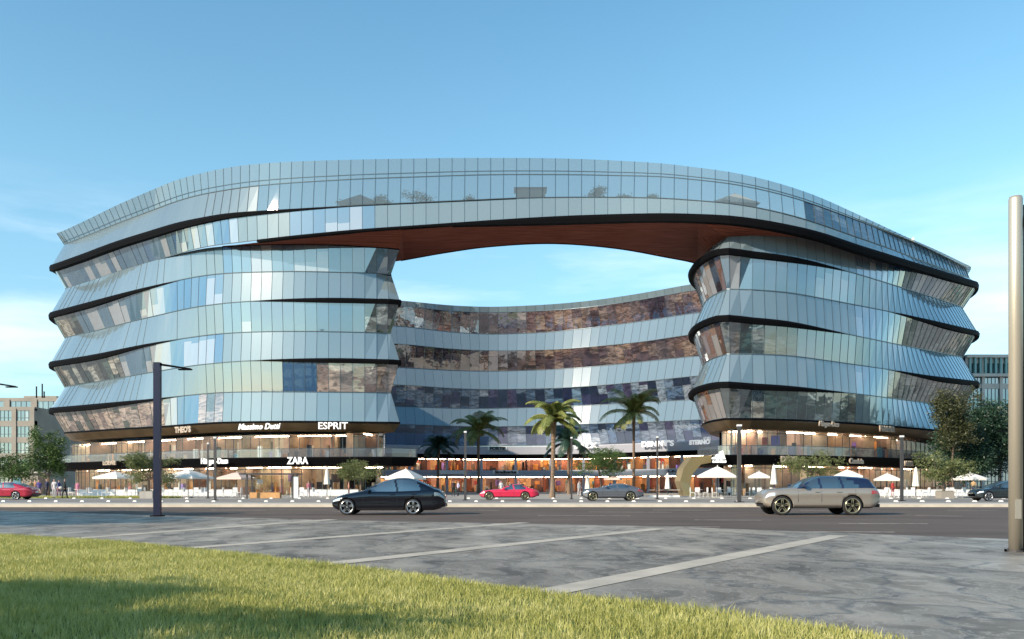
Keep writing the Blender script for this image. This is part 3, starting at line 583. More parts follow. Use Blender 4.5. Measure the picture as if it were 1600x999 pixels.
# black rim on the inner edge, roof deck, inner upper wall
s_ = MB(); s_.tube([(p.x, p.y, ZI+.05) for p in inner[c0:c1+1]], .14, 6); bpart(s_, 'black_ledge', M['black'])
s_ = MB()
rim = [(p.x, p.y) for p in inner]; rows = [[(x, y, 30.35), (x, y, 34.0)] for x, y in rim[c0:c1+1]]; s_.grid(rows, 0); bpart(s_, 'courtyard_wall', M['inner_glass'])
s_ = MB(); rows = []
for i in range(0, nB+1):
    p = BR.pt(i, 7, -.4, -.1); t = i/nB; j = t*(len(rim)-1); jj = min(int(j), len(rim)-2); q = Vector(rim[jj]).lerp(Vector(rim[jj+1]), j-jj)
    if a0 <= i <= a1: jj = c0+(c1-c0)*(i-a0)/(a1-a0); j0 = min(int(jj), len(rim)-2); q = Vector(rim[j0]).lerp(Vector(rim[j0+1]), jj-j0)
    else: qq = BR.q(i, -6.5, 0); q = Vector((qq.x, qq.y))
    rows.append([p, Vector((q.x, q.y, min(p.z, 33.6)))])
s_.grid(rows, 0); bpart(s_, 'roof', M['concrete'])
# ---- rear wing round the courtyard
BW = Wing([(-48, 140), (-34, 150), (-18, 157.2), (-3.5, 162), (11.5, 159), (23, 150), (30, 143), (38, 134)], 1.7)
TBW = {9: [(625, 469), (640, 471), (700, 477.5), (770, 480), (860, 476), (928, 469.5), (1000, 459), (1090, 442)],
 7: [(625, 477), (640, 479.5), (700, 486), (770, 489), (860, 485.5), (928, 479.5), (1000, 469), (1090, 452)],
 6: [(625, 509), (700, 519), (770, 523), (860, 519.5), (928, 511.5), (1000, 503), (1090, 488)],
 5: [(625, 537), (700, 545.5), (770, 548.5), (860, 547), (928, 541.5), (1000, 535), (1090, 521)],
 4: [(625, 574), (700, 579), (770, 580.5), (860, 578), (928, 573), (1000, 566), (1090, 556)],
 3: [(625, 601), (700, 607), (770, 609), (860, 607), (928, 603), (1000, 597), (1090, 587)],
 2: [(625, 635), (700, 638), (770, 638.5), (860, 636), (928, 633), (1000, 629), (1090, 624)],
 1: [(625, 663), (700, 666), (770, 667), (860, 665), (928, 662), (1000, 660), (1090, 656)],
 0: [(600, 696), (770, 697), (900, 696), (1090, 690)]}
def offW(k, i): return {9: 0, 7: -.2, 6: -1.0, 5: 0, 4: -1.0, 3: 0, 2: -1.0, 1: 0, 0: -1.2}[k]
w0 = near_i(BW, 600); w1 = near_i(BW, 1105); nW = len(BW.b)-1
for k_ in TBW: BW.fit(k_, TBW[k_], offW, w0, w1)
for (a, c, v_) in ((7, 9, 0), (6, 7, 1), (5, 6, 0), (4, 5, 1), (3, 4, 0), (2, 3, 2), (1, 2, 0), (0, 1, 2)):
    ribbon(BW, a, c, 0, nW, lambda i: v_, 'window_ribbon', [M['spandrel'], M['court_reflect'], M['court_cool']], 400+a, msz=.04)

# ---- shop storeys
def text_mesh(s, size, ext=.08, bold=0.0, shear=0.0, spacing=1.0):
    cu = bpy.data.curves.new('lettering', 'FONT'); cu.body = s; cu.size = size; cu.extrude = ext; cu.offset = bold; cu.shear = shear
    cu.space_character = spacing; cu.align_x = 'CENTER'; cu.align_y = 'CENTER'; cu.resolution_u = 3
    o = bpy.data.objects.new('lettering', cu); COL.objects.link(o); dg = bpy.context.evaluated_depsgraph_get()
    me = bpy.data.meshes.new_from_object(o.evaluated_get(dg)); bpy.data.objects.remove(o); bpy.data.curves.remove(cu); me.name = 'lettering'; me.materials.clear(); return me
def sign(s, px, y, d, hpx, m, parent, rz=0.0, bold=.02, shear=0, wpx=None, label=None, origin=(0, 105, 0)):
    me = text_mesh(s, hpx/F*d*1.38, .07, bold, shear)
    xs = [v.co.x for v in me.vertices]; w = max(xs)-min(xs)
    o = link('shop_sign', me, parent); me.materials.append(m)
    p = at(px, y, d)-Vector(origin); o.location = p; o.rotation_euler = (R(90), 0, rz)
    if wpx: sx = wpx/F*d/w; o.scale = (sx, 1, 1)
    if label: o['label'] = label
    return o
def shop_floor(W, i0, i1, zf, zc, g_off, depth, bay, wallmat, name, goods_h, pane=1, seedbase=0):
    rnd = random.Random(seedbase); i = i0
    gl = MB(); fr = MB()
    for j in range(i0, i1):
        gl.poly([W.q(j, g_off, zf), W.q(j+1, g_off, zf), W.q(j+1, g_off, zc), W.q(j, g_off, zc)])
    for j in range(i0, i1+1):
        if rnd.random() < .8: fr.tube([W.q(j, g_off+.02, zf), W.q(j, g_off+.02, zc)], .045, 4)
    fr.tube([W.q(j, g_off+.03, zc-.35) for j in range(i0, i1+1)], .04, 4)
    fr.tube([W.q(j, g_off+.03, zf+.05) for j in range(i0, i1+1)], .05, 4)
    go = bpart(gl, 'shop_window', M['shopglass']); fo = bpart(fr, 'frame', M['mullion']); fo.parent = go
    while i < i1:
        j = min(i+bay+rnd.randint(-1, 1), i1); b = MB(); lm = MB()
        mats = [wallmat, M['ceil'], M['shopfloor'], M['black']]+GOODS; dd = depth*rnd.choice((.45, .7, 1.0))
        for s in range(i, j):
            b.poly([W.q(s, g_off-dd, zf), W.q(s+1, g_off-dd, zf), W.q(s+1, g_off-dd, zc), W.q(s, g_off-dd, zc)], 0, [(s, seedbase+.1), (s+.999, seedbase+.1), (s+.999, seedbase+.9), (s, seedbase+.9)])
            b.poly([W.q(s, g_off-.01, zc-.02), W.q(s+1, g_off-.01, zc-.02), W.q(s+1, g_off-dd, zc-.02), W.q(s, g_off-dd, zc-.02)], 1)
            b.poly([W.q(s, g_off-.01, zf+.01), W.q(s+1, g_off-.01, zf+.01), W.q(s+1, g_off-dd, zf+.01), W.q(s, g_off-dd, zf+.01)], 2)
            for _ in range(2):
                u = rnd.random(); dep = rnd.uniform(.6, dd*.9); p = W.q(s, g_off-dep, 0).lerp(W.q(s+1, g_off-dep, 0), u); hh = rnd.uniform(.5, goods_h); ww = rnd.uniform(.25, .9)
                r = rnd.random(); mi = 4+(rnd.choice((0, 2, 5, 3)) if r < .7 else rnd.randrange(8))
                b.box((p.x, p.y, zf+hh/2), (ww, .3, hh), mi, rnd.uniform(0, 3))
            if rnd.random() < .35:
                p = W.q(s, g_off-dd+.08, 0); b.box((p.x, p.y, zf+(zc-zf)*.6), (1.0, .06, rnd.uniform(.5, 1.3)), 4+rnd.randrange(8))
        for s in (i, j):
            if s >= i1: continue
            b.poly([W.q(s, g_off-.02, zf), W.q(s, g_off-dd, zf), W.q(s, g_off-dd, zc), W.q(s, g_off-.02, zc)], 0, [(s+.1, 7.1), (s+.8, 7.1), (s+.8, 7.9), (s+.1, 7.9)])
        o = bpart(b, name, mats)
        lm.tube([W.q(s, g_off-dd*.45, zc-.10) for s in range(i, j+1)], .05, 5)
        lo = bpart(lm, 'ceiling_lamp', M['lamp']); lo.parent = o
        i = j
def slab(W, off_out, off_in, z0, z1, i0, i1, name, m, under=.5):
    b = MB(); rows = []
    for i in range(i0, i1+1):
        oo = off_out(i) if callable(off_out) else off_out
        rows.append([W.q(i, off_in, z1), W.q(i, oo, z1), W.q(i, oo+.02, z1-.12), W.q(i, oo-under, z0), W.q(i, off_in, z0)])
    b.grid(rows, 0); b.poly(rows[0]); b.poly(rows[-1][::-1]); return bpart(b, name, m)
# left wing podium
z0L = lambda i: LW.Z[0][i]
def fascia(W, i0, i1, drop, inn, name='bronze_fascia'):
    b = MB(); rows = []; bk = []
    for i in range(i0, i1+1):
        a = W.pt(i, 0, .12, .02); rows.append([W.pt(i, 0, -.3, .03), a, W.pt(i, 0, .12, -.22), ]); z = W.Z[0][i]-drop; o = W.O[0][i]
        bk.append([W.pt(i, 0, .10, -.22), W.q(i, o-inn, z), W.q(i, -6, z)])
    b.grid(rows, 0); b.grid(bk, 1); return bpart(b, name, [M['black'], M['bronze']])
fascia(LW, 2, iC+3, 1.15, .8); fascia(RW, max(jI-6, 0), nR-2, 1.15, .8)
SLZ0, SLZ1 = 3.62, 4.62
def slabL(i): return 0.1+2.2*sm(iC-9, iC, i)*(1 if i <= iC+1 else max(0, 1-(i-iC-1)/6))
slab(LW, slabL, -6, SLZ0, SLZ1, 2, iC+6, 'balcony_slab', [M['black']])
slab(RW, 0.0, -6, SLZ0, SLZ1, max(jI-4, 0), nR-2, 'balcony_slab', [M['black']])
for W, a, c, f in ((LW, 3, iC+2, slabL), (RW, jC-4, nR-3, lambda i: 0.0)):
    b = MB(); r_ = MB()
    for i in range(a, c):
        b.poly([W.q(i, f(i)-.15, SLZ1), W.q(i+1, f(i+1)-.15, SLZ1), W.q(i+1, f(i+1)-.15, SLZ1+1.0), W.q(i, f(i)-.15, SLZ1+1.0)])
    r_.tube([W.q(i, f(i)-.15, SLZ1+1.0) for i in range(a, c+1)], .03, 5)
    o = bpart(b, 'balustrade', M['balglass']); q = bpart(r_, 'handrail', M['mullion']); q.parent = o
shop_floor(LW, 3, iC+1, SLZ1+.02, 7.5, -2.6, 5.5, 4, M['shopwall'], 'shop_interior', 1.6, seedbase=11)
shop_floor(LW, 3, iC-1, .16, SLZ0-.02, -3.2, 6.0, 4, M['shopwall'], 'shop_interior', 2.0, seedbase=12)
shop_floor(RW, jC-3, nR-4, SLZ1+.02, 7.5, -2.6, 5.5, 4, M['shopwall'], 'shop_interior', 1.6, seedbase=13)
shop_floor(RW, jC-2, nR-4, .16, SLZ0-.02, -3.2, 6.0, 4, M['shopwall'], 'shop_interior', 2.0, seedbase=14)
# rear wing podium
zb = BW.Z[0][near_i(BW, 800)]
slab(BW, 3.0, -6, 6.9, 8.35, 0, nW, 'fascia', [M['grey_fascia']], .1)
slab(BW, 2.9, -6, 6.2, 6.88, 0, nW, 'fascia', [M['black']], .4)
slab(BW, 3.0, -6, 2.95, 4.0, 0, nW, 'fascia', [M['grey_fascia']], .1)
shop_floor(BW, 3, nW-3, 4.02, 6.2, 1.0, 5.0, 4, M['courtwall'], 'shop_interior', 1.6, seedbase=21)
shop_floor(BW, 3, nW-3, .16, 2.95, 1.2, 5.0, 4, M['courtwall'], 'shop_interior', 1.8, seedbase=22)
for i in range(4, nW-3, 4):
    b = MB(); p = BW.q(i, 2.2, 0); b.box((p.x, p.y, 1.5), (.45, .45, 2.9)); b.box((p.x, p.y, 5.1), (.45, .45, 2.2)); bpart(b, 'column', M['grey_fascia'])
# solid rear volumes so the wings close behind
b = MB()
for W, a, c in ((LW, 0, iC), (RW, jC, nR)):
    rows = [[W.q(i, -9.3, .15), W.q(i, -9.3, 8.3)] for i in range(a, c+1)]; b.grid(rows, 0)
bpart(b, 'core_wall', M['black'])
# gold portal at the right wing corner
b = MB(); path = [(1112, 712), (1082, 713), (1068, 732), (1063, 752), (1072, 779)]
dd = 97.0; pin = [(1112, 723), (1096, 726), (1084, 740), (1078, 757), (1090, 779)]
rows = []
for (x, y), (x2, y2) in zip(path, pin):
    o1, i1_ = at(x, y, dd), at(x2, y2, dd); rows.append([o1+Vector((0, 3.5, 0)), o1, i1_+Vector((0, .3, 0)), i1_+Vector((0, 3.5, 0))])
b.grid(rows, 0); bpart(b, 'gold_portal', mat('gold_panel', (0.38, 0.30, 0.15), .35, .5), smooth=False)
# signs
def wsign(W, lo, hi, text, px, y, h, m, wpx, out, bold=.03, shear=0, label=None, turn=1.0):
    i = near_i(W, px, lo, hi); o = W.O[0][i] if y < 700 else 0.0
    for _ in range(3): p = W.q(i, o+out, 0); d = p.y; i = min(range(lo, hi), key=lambda j: abs(800+F*W.q(j, o+out, 0).x/W.q(j, o+out, 0).y-px))
    t = W.b[i+1]-W.b[i-1]; rz = math.atan2(t.y, t.x)*turn
    return sign(text, px, y, W.q(i, o+out, 0).y, h, m, B, rz, bold, shear, wpx/max(.35, math.cos(rz)), label)
wsign(LW, iL, iC, 'Massimo Dutti', 404, 667, 9.5, M['sign'], 72, .5, .015, .3)
wsign(LW, iL, iC, 'ESPRIT', 520, 666, 11, M['sign'], 46, .4, .015)
wsign(LW, iL, iC, 'ZARA', 465, 720.5, 11, M['sign'], 34, .3, .03)
wsign(LW, iL, iC, 'Häagen-Dazs', 335, 721, 8.5, M['sign'], 50, .45, .03)
wsign(LW, iL, iC, "THEO'S", 286, 672, 9, M['sign_tan'], 34, .4, .05)
wsign(LW, iL, iC, 'LOEWE', 171, 724, 6, M['sign_tan'], 30, .4)
wsign(RW, jC, jE, 'Häagen-Dazs', 1295, 663, 8, M['sign_tan'], 40, .4, .02, .2)
wsign(RW, jC, jE, 'FOREVER', 1386, 671, 9, M['sign_tan'], 36, .5)
wsign(RW, jC, jE, 'Camicia', 1338, 721, 8, M['sign_tan'], 30, .4, .03, .1)
wsign(RW, jC, jE, 'DIOR', 1233, 718, 9, M['sign_tan'], 30, .35)
wsign(RW, jC, jE, 'LIWA', 1420, 725, 8, M['sign_tan'], 22, .4)
cd = 152
def bsign(text, px, y, h, m, wpx, out):
    i = near_i(BW, px); 
    for _ in range(4): i = min(range(2, nW-2), key=lambda j: abs(800+F*BW.q(j, out, 0).x/BW.q(j, out, 0).y-px))
    t = BW.b[i+1]-BW.b[i-1]; rz = math.atan2(t.y, t.x); d = BW.q(i, out, 0).y
    if text: sign(text, px, y, d, h, m, B, rz, .04, 0, wpx/math.cos(rz))
    else:
        bb = MB(); bb.box((0, 0, 0), (wpx/F*d/math.cos(rz), .08, h/F*d)); o = bb.build('sign_panel', M['white'], B); o.location = at(px, y, d)-Vector((0, 105, 0)); o.rotation_euler = (0, 0, rz)
for s_t, px, y, w, h in (("DENNY'S", 1027, 694, 43, 8.5), ('STERNO', 1093, 691.5, 26, 7), ('BACK', 915, 697, 34, 8)): bsign(s_t, px, y, h, M['sign'], w, 3.35)
for px, y, w, h in ((777, 701, 30, 6), (657, 700, 5, 5), (700, 700, 6, 4), (790, 738, 40, 6), (705, 738, 40, 6), (985, 738, 26, 6), (1050, 736, 28, 7)): bsign(None, px, y, h, None, w, 3.12)
for s_t, px, y, w, h in (('FORTE', 777, 701, 24, 4.5), ('Stradivarius', 790, 738, 34, 4.5), ('CK', 1050, 736, 12, 5)): bsign(s_t, px, y, h, M['g_dark'], w, 3.25)
# three-bar sports mark above the portal
b = MB()
for q, (x0, x1, h) in enumerate(((1113, 1119, 4.5), (1119, 1126, 9), (1125, 1134, 14))):
    p = [at(x0, 718, 95.6), at(x1, 718, 95.6), at(x1-2.5-q, 718-h, 95.6), at(x0-1.5, 718-h+2.5, 95.6)]
    b.poly(p); b.poly([v+Vector((0, .12, 0)) for v in p][::-1])
    for a_ in range(4): b.poly([p[a_], p[a_]+Vector((0, .12, 0)), p[(a_+1) % 4]+Vector((0, .12, 0)), p[(a_+1) % 4]])
bpart(b, 'shop_sign', M['sign']); sign('adidas', 1124, 721, 95.6, 5, M['sign'], B, 0, .02, 0, 22)
# ------------------------------------------------------------------ neighbouring buildings
def block(name, label, X0, X1, Y, depth, z_top, floors, bays, wallm, glassm, z0=.15, parapet=.6, win_w=.78, win_h=.66, frames=True, roofbox=None, cat='building', first=0.9, side=None):
    e = empty(name, ((X0+X1)/2, Y, z0), label, cat); o_ = Vector(e.location); w = X1-X0; fh = (z_top-z0-parapet)/floors; cw = w/bays
    b = MB(); b.box((0, depth/2, (z_top-z0)/2-.4), (w-.6, depth-.6, z_top-z0-.8)); b.build('core', glassm, e)
    b = MB()
    for f in range(floors+1):
        z = f*fh; t = fh*(1-win_h) if f else .5
        if f == floors: b.box((0, depth/2, z_top-z0-parapet/2-.05), (w, depth, parapet+.1))
        else: b.box((0, depth/2, z+t/2), (w, depth, t))
    for c in range(bays+1):
        x = -w/2+c*cw; t = cw*(1-win_w); x = min(max(x, -w/2+t/2), w/2-t/2); b.box((x, t/2+.003, (z_top-z0)/2-.1), (t, t+.3, z_top-z0-.4))
    b.box((-w/2+.3, depth/2, (z_top-z0)/2-.1), (.55, depth-.02, z_top-z0-.3)); b.box((w/2-.3, depth/2, (z_top-z0)/2-.1), (.55, depth-.02, z_top-z0-.3))
    b.build('wall', wallm, e)
    if frames:
        cnt = 0
        for f in range(floors):
            for c in range(bays):
                cnt += 1
                if cnt > 98: break
                x = -w/2+(c+.5)*cw; z = f*fh+fh*(1-win_h)+fh*win_h/2; ww = cw*win_w; hh = fh*win_h; g = MB()
                g.poly([(x-ww/2, .18, z-hh/2), (x+ww/2, .18, z-hh/2), (x+ww/2, .18, z+hh/2), (x-ww/2, .18, z+hh/2)], 0, [(cnt*5, 3.0), (cnt*5+3.99, 3.0), (cnt*5+3.99, 3.99), (cnt*5, 3.99)])
                wo_ = g.build('window', glassm, e); m_ = MB()
                for q in (-.25, 0, .25): m_.box((x+q*ww, .15, z), (.09, .08, hh))
                m_.box((x, .15, z-hh*.22), (ww, .06, .08)); m_.build('frame', M['mullion'], wo_)
    if roofbox:
        b = MB(); b.box((roofbox[0], depth/2, z_top-z0+roofbox[2]/2-.1), (roofbox[1], depth*.5, roofbox[2])); b.build('roof_plant', wallm, e)
    return e
M['cream'] = mat('cream_render', (0.30, 0.27, 0.23), .8, noise=(.3, .12)); M['pale'] = mat('pale_stone', (0.56, 0.53, 0.48), .8, noise=(.3, .12))
M['brownwall'] = mat('brown_brick', (0.30, 0.17, 0.12), .8, noise=(.4, .2)); M['tealwall'] = mat('teal_fin', (0.20, 0.38, 0.38), .4, .2)
M['wglass'] = facade_glass('neighbour_glass', (0.03, 0.07, 0.09), (0.10, 0.17, 0.19), (0.28, 0.30, 0.29), .22, .4, .5)
M['tglass'] = facade_glass('teal_glass', (0.02, 0.07, 0.09), (0.05, 0.17, 0.20), (0.16, 0.32, 0.34), .3, .1, .5)
X = lambda px, d: (px-800)/F*d
lb = block('apartment_building', 'cream apartment block with gridded balcony windows left of the glass building', X(-330, 172), X(54, 172), 172, 22, 1.2+(760-636)/F*172, 5, 12, M['cream'], M['wglass'], roofbox=None)
lb2 = block('apartment_building', 'set back cream apartment block with antennas on its flat roof', X(-330, 186), X(96, 186), 186, 16, 1.2+(760-622)/F*186, 5, 10, M['cream'], M['wglass'], roofbox=(22, 7, .9))
b = MB()
for px_, yt in ((57, 604), (66, 600), (69, 612)):
    p = at(px_, yt, 190)-Vector(lb2.location); bb = MB(); bb.tube([(p.x, 4, 19.0), (p.x, 4, p.z)], .14, 6); bb.build('antenna', M['black'], lb2)
rb = block('office_building', 'pale office block with tall teal windows behind the dark trees on the right', X(1508, 150), X(1760, 150), 150, 20, 1.2+(760-556)/F*150, 5, 9, M['pale'], M['tglass'], win_w=.84, win_h=.8, parapet=1.2)
fz = 1.2+(760-572)/F*150
for c in range(30):
    f_ = MB(); x = -rb.location.x+X(1514+c*8, 150); f_.box((x, -.25, fz-.15), (.32, .5, 2.6)); f_.build('fin', M['tealwall'], rb)
b = MB(); b.box((0, -.2, fz+1.45), (X(1760, 150)-X(1508, 150), .9, .5)); b.box((0, -.2, fz-1.75), (X(1760, 150)-X(1508, 150), .9, .5)); b.build('cornice', M['pale'], rb)
# low garden wall on the left
e = empty('garden_shed', (X(38, 112), 112, .15), 'low beige flat roofed hut beside the standing people on the left', 'hut')
b = MB(); b.box((0, 1.5, 1.35), (3.4, 3, 2.7)); b.build('wall', M['cream'], e); b = MB(); b.box((0, 1.4, 2.8), (3.8, 3.6, .2)); b.build('roof', M['pale'], e)
b = MB(); b.box((-.9, -.02, 1.1), (.9, .08, 2.1)); b.build('door', M['g_teal'], e)
# blocks across the street behind the viewpoint, seen only in the glass
for i_, (x0, x1, y_, h_, mt, lab, fl, by) in enumerate((
    (-190, -132, -84, 24, M['cream'], 'cream block across the street mirrored in the left facade', 6, 12),
    (-122, -70, -96, 31, M['brownwall'], 'brown brick block across the street mirrored in the facade', 8, 10),
    (-60, -18, -78, 18, M['pale'], 'low pale block across the street mirrored in the lower glass', 4, 9),
    (-8, 44, -92, 27, M['brownwall'], 'brown block across the street mirrored in the courtyard glass', 7, 11),
    (56, 100, -80, 20, M['cream'], 'beige block across the street mirrored in the right facade', 5, 9),
    (110, 175, -90, 29, M['pale'], 'pale tall block across the street mirrored in the right end', 7, 13))):
    eb = block('street_building', lab, x0, x1, y_-18, 18, h_, fl, by, mt, M['wglass'], frames=False); 
    eb.rotation_euler = (0, 0, math.pi); eb.location = ((x0+x1)/2, y_, 0)
# ------------------------------------------------------------------ vegetation
def leaf_mat(name, c0, c1, c2, tr=.25):
    m = bpy.data.materials.new(name); m.use_nodes = True; t = m.node_tree; b = t.nodes['Principled BSDF']
    tcn = N(t, 'ShaderNodeTexCoord'); n = N(t, 'ShaderNodeTexNoise', i_Scale=1.6, i_Detail=4.0); t.links.new(tcn.outputs['Object'], n.inputs[0])
    n2 = N(t, 'ShaderNodeTexNoise', i_Scale=9.0, i_Detail=1.0); t.links.new(tcn.outputs['Object'], n2.inputs[0])
    x = math_n(t, 'ADD', math_n(t, 'MULTIPLY', n.outputs[0], .5), math_n(t, 'MULTIPLY', n2.outputs[0], .5))
    c = ramp_n(t, x, [(.36, c0), (.5, c1), (.64, c2)]); t.links.new(c, b.inputs['Base Color']); b.inputs['Roughness'].default_value = .5
    tl = N(t, 'ShaderNodeBsdfTranslucent'); t.links.new(c, tl.inputs[0]); mx = N(t, 'ShaderNodeMixShader', i_0=tr)
    t.links.new(b.outputs[0], mx.inputs[1]); t.links.new(tl.outputs[0], mx.inputs[2]); t.links.new(mx.outputs[0], t.nodes['Material Output'].inputs[0]); return m
M['leaf'] = leaf_mat('leaf_olive', (.06, .08, .025), (.15, .18, .06), (.32, .33, .14))
M['leaf_green'] = leaf_mat('leaf_green', (.025, .06, .012), (.06, .12, .025), (.14, .22, .05))
M['leaf_olive_dark'] = leaf_mat('leaf_olive_dark', (.02, .028, .01), (.05, .06, .022), (.11, .11, .04), .1)
M['leaf_dark'] = leaf_mat('leaf_dark', (.012, .035, .022), (.022, .06, .035), (.045, .09, .04), .1)
M['palm'] = leaf_mat('palm_leaf', (.08, .11, .025), (.20, .23, .06), (.40, .38, .13)); M['palm_dark'] = leaf_mat('palm_leaf_dark', (.015, .04, .03), (.03, .07, .05), (.05, .10, .05), .1)
M['bark'] = mat('bark', (.17, .12, .085), .9, noise=(6, .3), bump=(10, .6)); M['palmbark'] = mat('palm_bark', (.22, .15, .10), .9, noise=(8, .35), bump=(8, .7))
def crown_mesh(rnd, blobs, n, leaf, name, m):
    """leaves in small sprays spread through the volume of several uneven blobs"""
    V = []; tot = sum(b_[1][0]*b_[1][1]*b_[1][2] for b_ in blobs)
    for c, r in blobs:
        k = int(n*(r[0]*r[1]*r[2])/tot); ns = max(6, k//14)
        for _ in range(ns):
            u = Vector((rnd.gauss(0, 1), rnd.gauss(0, 1), rnd.gauss(0, 1))).normalized()*(rnd.random()**.38)*rnd.uniform(.8, 1.12)
            sc = Vector((c[0]+u.x*r[0], c[1]+u.y*r[1], c[2]+u.z*r[2])); sr = leaf*rnd.uniform(1.4, 2.6)
            for _ in range(14):
                p = sc+Vector((rnd.gauss(0, sr), rnd.gauss(0, sr), rnd.gauss(0, sr*.6))); a = Vector((rnd.gauss(0, 1), rnd.gauss(0, 1), rnd.gauss(0, .6))).normalized()
                q = a.cross(Vector((rnd.gauss(0, 1), rnd.gauss(0, 1), rnd.gauss(0, 1)))).normalized(); s = leaf*rnd.uniform(.6, 1.2)
                V += [tuple(p-a*s), tuple(p+q*s*.45), tuple(p+a*s), tuple(p-q*s*.45)]
    nf = len(V)//4; me = bpy.data.meshes.new(name); me.from_pydata(V, [], [(4*i, 4*i+1, 4*i+2, 4*i+3) for i in range(nf)]); me.materials.append(m); return me
def tree(label, loc, h, blobs, n, leaf, m, trunk_r=.14, cat='tree', group=None, seed=1, name='tree', limbs=7):
    rnd = random.Random(seed); e = empty(name, loc, label, cat, group); b = MB()
    lowz = min(c[2]-r[2] for c, r in blobs); fork = max(.4, lowz+.15*h)
    pts = [(0, 0, -.05), (.03*h*rnd.uniform(-1, 1), 0, fork*.5), (0.02*h*rnd.uniform(-1, 1), 0, fork)]
    b.tube(pts, [trunk_r, trunk_r*.8, trunk_r*.7], 9)
    f = Vector(pts[-1])
    for i in range(limbs):
        c, r = blobs[i % len(blobs)]; u = Vector((rnd.uniform(-.6, .6)*r[0], rnd.uniform(-.6, .6)*r[1], rnd.uniform(-.1, .7)*r[2])); t = Vector(c)+u
        mid = f.lerp(t, .5)+Vector((rnd.uniform(-.1, .1)*h, 0, -.04*h)); b.tube([f, mid, t], [trunk_r*.5, trunk_r*.3, trunk_r*.12], 6)
    b.build('trunk', M['bark'], e, smooth=True); link('crown', crown_mesh(rnd, blobs, n, leaf, 'crown', m), e); return e
def g15(px, y, z=.15): return gp(px, y, z)
def planter(px, y, w, h, label, m, group='planters with small trees'):
    p = g15(px, y); e = empty('planter', (p.x, p.y+w/2, .15), label, 'planter', group); b = MB()
    b.box((0, 0, h/2), (w, w, h), taper=1.04); b.build('box', m, e); b = MB(); b.box((0, 0, h+.02), (w*.9, w*.9, .06)); b.build('soil', M['earth'], e); return e
def ball(rnd, c, r, n, f=.6, fl=.7):
    return [((c[0]+rnd.uniform(-f, f)*r[0], c[1]+rnd.uniform(-f, f)*r[1], c[2]+rnd.uniform(-f, f)*r[2]), (r[0]*rnd.uniform(.3, .55), r[1]*rnd.uniform(.3, .55), r[2]*rnd.uniform(.3, .5)*fl/.7)) for _ in range(n)]
r1 = random.Random(5)
# cloud-pruned trees in boxes: crown px centre, half width px, half height px
def boxtree(px, ybase, ytop, ybot, halfpx, label, seed, plant=True, m='leaf', n=5200, leaf=.095, plabel=None, pm='concrete', nb=15):
    p = g15(px, ybase); s = F/p.y; zt = CZ+(H0-ytop)/s-.15; zb_ = CZ+(H0-ybot)/s-.15; rx = halfpx*1.12/s; rnd = random.Random(seed)
    bl_ = ball(rnd, (0, 0, (zt+zb_)/2), (rx*1.0, rx*.9, (zt-zb_)/2), nb, .72, .75)
    tree(label, (p.x, p.y+.6, .15), zt, bl_, n, leaf, M[m], .13, seed=seed)
    if plant: planter(px, ybase, 1.1, .62, plabel, M[pm])
boxtree(228, 779, 708, 756, 33, 'spreading olive green tree in a dark box beside the navy lamp post', 11, plabel='dark planter box under the spreading tree on the left', pm='concrete')
boxtree(562, 777, 711, 754, 31, 'round bushy tree standing behind the dark blue car', 12, False, n=6500)
boxtree(1272, 777, 708, 752, 42, 'small spreading tree behind the beige car', 13, False)
boxtree(1481, 779, 705, 752, 36, 'dense olive tree growing from the pale cream planter', 14, plabel='pale cream planter box under the olive tree on the right', pm='cream')
boxtree(938, 775, 700, 745, 36, 'broad green tree between the two tallest palms', 15, False, 'leaf_green', n=8000)
boxtree(72, 775, 670, 748, 25, 'tall narrow green tree at the left end of the glass building', 16, False, 'leaf_green', n=9000, leaf=.12, nb=22)
boxtree(14, 774, 709, 752, 34, 'low bright green tree at the left edge in front of the apartments', 17, False, 'leaf_green', n=6000, leaf=.12)
boxtree(-40, 774, 690, 755, 40, 'green tree just past the left edge of the pavement', 27, False, 'leaf_green', n=5000, leaf=.12)
boxtree(1494, 774, 604, 700, 26, 'tall olive tree reaching up to the dark ledge at the right end', 18, False, 'leaf_olive_dark', n=11000, leaf=.15, nb=26)
boxtree(1566, 773, 622, 745, 52, 'big dark green tree in front of the teal windowed office', 19, False, 'leaf_dark', n=30000, leaf=.17, nb=30)
boxtree(1508, 773.5, 650, 758, 38, 'dark tree at the foot of the right end of the glass building', 20, False, 'leaf_dark', n=26000, leaf=.15, nb=24)
boxtree(1640, 774, 620, 745, 50, 'dark tree just past the champagne coloured pole', 21, False, 'leaf_dark', n=9000, leaf=.17, nb=22)
